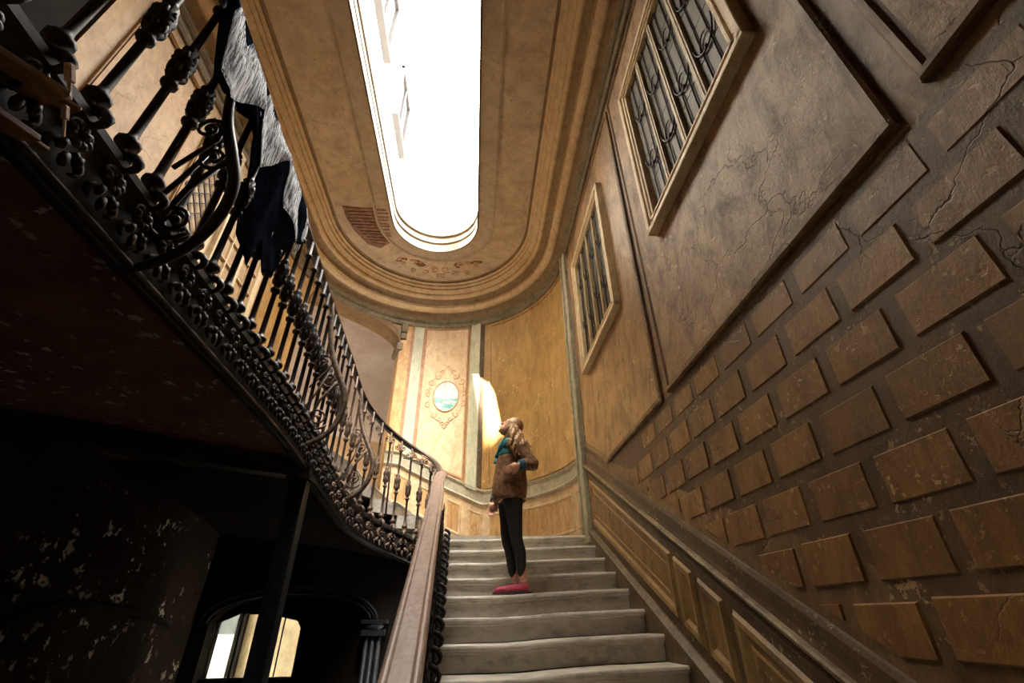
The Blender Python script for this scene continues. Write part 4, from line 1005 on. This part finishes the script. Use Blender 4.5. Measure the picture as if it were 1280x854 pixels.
def hand(b, wr, d, up, side, curl, s=1.0):
    d = d.normalized(); up = (up-d*up.dot(d)).normalized(); sd = d.cross(up).normalized()*side
    def W(a, c, e): return wr + d*a*s + sd*c*s + up*e*s
    b.ball(W(.045,0,0), (.040,.040,.040), 8, 6); 
    b.v = b.v; 
    for k in range(3): b.tube([W(.0,0,0), W(.04,-.022+.022*k,0), W(.085,-.024+.024*k,0)], [.018,.014,.011], 8)
    for k, ln in enumerate((.062,.074,.070,.054)):
        c0 = -.030+.020*k; a0_ = .085; c1 = curl
        b.tube([W(a0_-.02,c0,0), W(a0_+ln*.4,c0*1.05,-.012*c1), W(a0_+ln*.75,c0*1.08,-.032*c1), W(a0_+ln*.92,c0*1.08,-.055*c1)], [.010,.009,.0085,.007], 7)
    b.tube([W(.015,-.028,0), W(.045,-.052,-.006), W(.075,-.058,-.016), W(.095,-.054,-.024)], [.013,.011,.010,.008], 7)
b2 = MB()
hand(b2, wrL, Vector((-1,-.02,-.42)), Vector((0,-1,0)), 1, .8, .92); hand(b2, wrR, Vector((-.35,-.05,-1)), Vector((0,1,0)), -1, .7, .92)
b2.v = b2.v
n0 = len(b.v)
for f_, m__, s__ in zip(b2.f, b2.m, b2.sm): b.f.append([i+n0 for i in f_]); b.m.append(m__); b.sm.append(s__)
b.v += b2.v
for an, dx in ((anL,0),(anR,0)):       # feet
    limb(b, [an+Vector((.02,0,-.03)), an+Vector((-.04,-.0,-.05)), an+Vector((-.13,0,-.065))], [.034,.033,.022])
body = remesh(b, 'body', M['skin'], person, .0055, 4)
# face details
for sy in (-1,1):
    t = MB(); t.ball(H(-.074, sy*.031, .012), (.010,.014,.008), 10, 8, rot=HR); e = t.build('eye', M['eyew'], person)
    t = MB(); t.ball(H(-.082, sy*.031, .012), (.004,.006,.006), 8, 6, rot=HR); t.tube([H(-.088+abs(q)*.5, sy*.031+q, .034-abs(q)*.2) for q in (-.018,-.006,.006,.018)], .003, 5); t.build('eyebrow', M['eye'], person)
t = MB(); t.tube([H(-.098,-.018,-.063), H(-.101,0,-.062), H(-.098,.018,-.063)], [.003,.005,.003], 6); t.build('lips', M['lip'], person)
# leggings
b = MB()
for hp, kn, an in ((hipL,knL,anL),(hipR,knR,anR)):
    mid = hp.lerp(kn,.5)+Vector((.0,0,0)); calf = kn.lerp(an,.32)+Vector((.012,0,0))
    limb(b, [hp+Vector((0,0,.06)), hp, mid, kn, calf, an.lerp(kn,.28), an+Vector((0,0,.075))], [.10,.098,.074,.058,.056,.043,.040], 14)
b.ball((.335,YP,Z+.85), (.125,.165,.12), 16, 10)
leg = remesh(b, 'leggings', M['legging'], person, .008, 3)
# jacket body: lofted rings with folds, open hem
def ringpts(c, rx, ry, z, n=40, seed=0, amp=.008, rot=0):
    out = []
    for i in range(n):
        a = 2*PI*i/n; f = 1+amp*8*mnoise.noise(Vector((math.cos(a)*2.2, math.sin(a)*2.2, z*5+seed)))
        out.append((c[0]+rx*f*math.cos(a), c[1]+ry*f*math.sin(a), z+.0))
    return out
def loft(b, rings, mi=0):
    n = len(rings[0]); b.add([p for r_ in rings for p in r_], [(i*n+j, i*n+(j+1)%n, (i+1)*n+(j+1)%n, (i+1)*n+j) for i in range(len(rings)-1) for j in range(n)], mi, True)
prof = [(.785,.155,.195,.330),(.80,.163,.203,.330),(.86,.170,.208,.330),(.93,.172,.205,.332),(1.0,.165,.198,.335),(1.06,.155,.188,.338),(1.12,.148,.182,.34),(1.18,.145,.185,.345),(1.24,.138,.188,.348),(1.29,.122,.180,.352),(1.325,.098,.145,.356),(1.35,.074,.098,.356),(1.375,.062,.070,.352)]
rg = []
for k in range(len(prof)-1):
    for q in range(3):
        t_ = q/3; a = [prof[k][i]+(prof[k+1][i]-prof[k][i])*t_ for i in range(4)]
        rg.append(ringpts((a[3], YP), a[1]*1.0, a[2]*.92, Z+a[0], amp=.006))
rg.append(ringpts((prof[-1][3], YP), prof[-1][1], prof[-1][2], Z+prof[-1][0], amp=.0))
b = MB(); cut = [i for i, r_ in enumerate(rg) if r_[0][2] > Z+1.19][0]
loft(b, rg[:cut+1], 0); loft(b, rg[cut:], 1)
b.f.append(list(range(0, 40))); b.m.append(0); b.sm.append(False)
jk = b.build('jacket', [M['jacket'], M['teal']], person); m3 = jk.modifiers.new('s','SOLIDIFY'); m3.thickness = .006; jk['label'] = 'brown jacket body with teal yoke'
# sleeves
for nm, sh, el, wr in (('sleeve', shL, elL, wrL), ('sleeve', shR, elR, wrR)):
    b = MB(); w0 = el.lerp(wr, .72)
    limb(b, [sh+Vector((-.01,.05 if sh.y < YP else -.05,.01)), sh, sh.lerp(el,.5), el, el.lerp(wr,.35), w0], [.075,.078,.066,.062,.056,.054], 14)
    remesh(b, nm, M['jacket'], person, .008, 3)
    b = MB(); limb(b, [el.lerp(wr,.62), el.lerp(wr,.80), el.lerp(wr,.96)], [.055,.052,.046], 14); cf = b.build('cuff', M['blue'], person); cf['label'] = 'turned-back blue cuff'
# collar lapel, pocket flap
b = MB(); b.tube(catmull([(.29,YP-.055,Z+1.385),(.25,YP-.10,Z+1.33),(.215,YP-.13,Z+1.24),(.19,YP-.12,Z+1.17)],5), [.022+.006*math.sin(i) for i in range(16)], 8, flat=.5)
b.tube(catmull([(.29,YP+.055,Z+1.385),(.25,YP+.08,Z+1.33),(.21,YP+.08,Z+1.24),(.19,YP+.06,Z+1.17)],5), .022, 8, flat=.5)
b.ball((shL.x-.035, shL.y+.035, shL.z+.018), (.082,.062,.072), 14, 10); b.ball((shR.x-.035, shR.y-.035, shR.z+.018), (.082,.062,.072), 14, 10)
b.tube([(.40,YP-.06,Z+1.385),(.42,YP,Z+1.39),(.40,YP+.06,Z+1.385)], .022, 8)
b.build('collar', M['teal'], person)
b = MB(); b.box(.25,.36,YP-.203,YP-.188,Z+.93,Z+1.0); bevel(b.build('pocket', M['jacket'], person), .004)
# shoes
for an in (anL, anR):
    c = an+Vector((0,0,-.085)); b = MB()
    limb(b, [c+Vector((.045,0,.05)), c+Vector((.0,0,.046)), c+Vector((-.07,0,.036)), c+Vector((-.15,0,.030)), c+Vector((-.185,0,.026))], [.034,.042,.040,.034,.018], 12)
    sh = remesh(b, 'shoe', M['shoe'], person, .006, 2)
    for p_ in sh.data.vertices: p_.co.z = max(p_.co.z, .012)
    t = MB(); ol = [(c.x+.075*math.cos(q) if math.cos(q) > 0 else c.x+.20*math.cos(q), c.y+.041*math.sin(q)) for q in [2*PI*k/24 for k in range(24)]]
    t.prism(ol, Z+.001, Z+.020); so_ = t.build('sole', M['sole'], sh)
    t = MB()
    for k in range(4): t.tube([c+Vector((-.045-.022*k,-.028,.066-.006*k)), c+Vector((-.052-.022*k,0,.082-.008*k)), c+Vector((-.045-.022*k,.028,.066-.006*k))], .004, 5)
    t.build('lace', M['sole'], sh)
# hair: skull cap and long wavy locks
b = MB(); b.ball(H(.022,0,.032), (.098,.088,.106), 20, 14, rot=HR); b.ball(H(.06,0,-.03), (.06,.082,.085), 14, 10, rot=HR)
rnd = random.Random(3)
for k in range(40):
    a = -1.8+3.6*k/39; ph = rnd.random()*6; st = H(.035+.055*math.cos(a), .080*math.sin(a), .01-.03*rnd.random())
    ln = rnd.uniform(.27,.37); R1 = .125+.02*rnd.random(); ex = .375+(R1+.035)*math.cos(a); ey = YP+(R1+.085)*math.sin(a)
    pts = []
    for q in range(10):
        t_ = q/9; w_ = min(1, t_*1.5)**.8
        pts.append(Vector((st.x+(ex-st.x)*w_+.013*math.sin(ph+t_*12), st.y+(ey-st.y)*w_+.013*math.cos(ph+t_*11), st.z-ln*t_)))
    b.tube(pts, [.021*(1-.75*(q/9)**3)+.002 for q in range(10)], 7)
remesh(b, 'hair', M['hair'], person, .0055, 1)
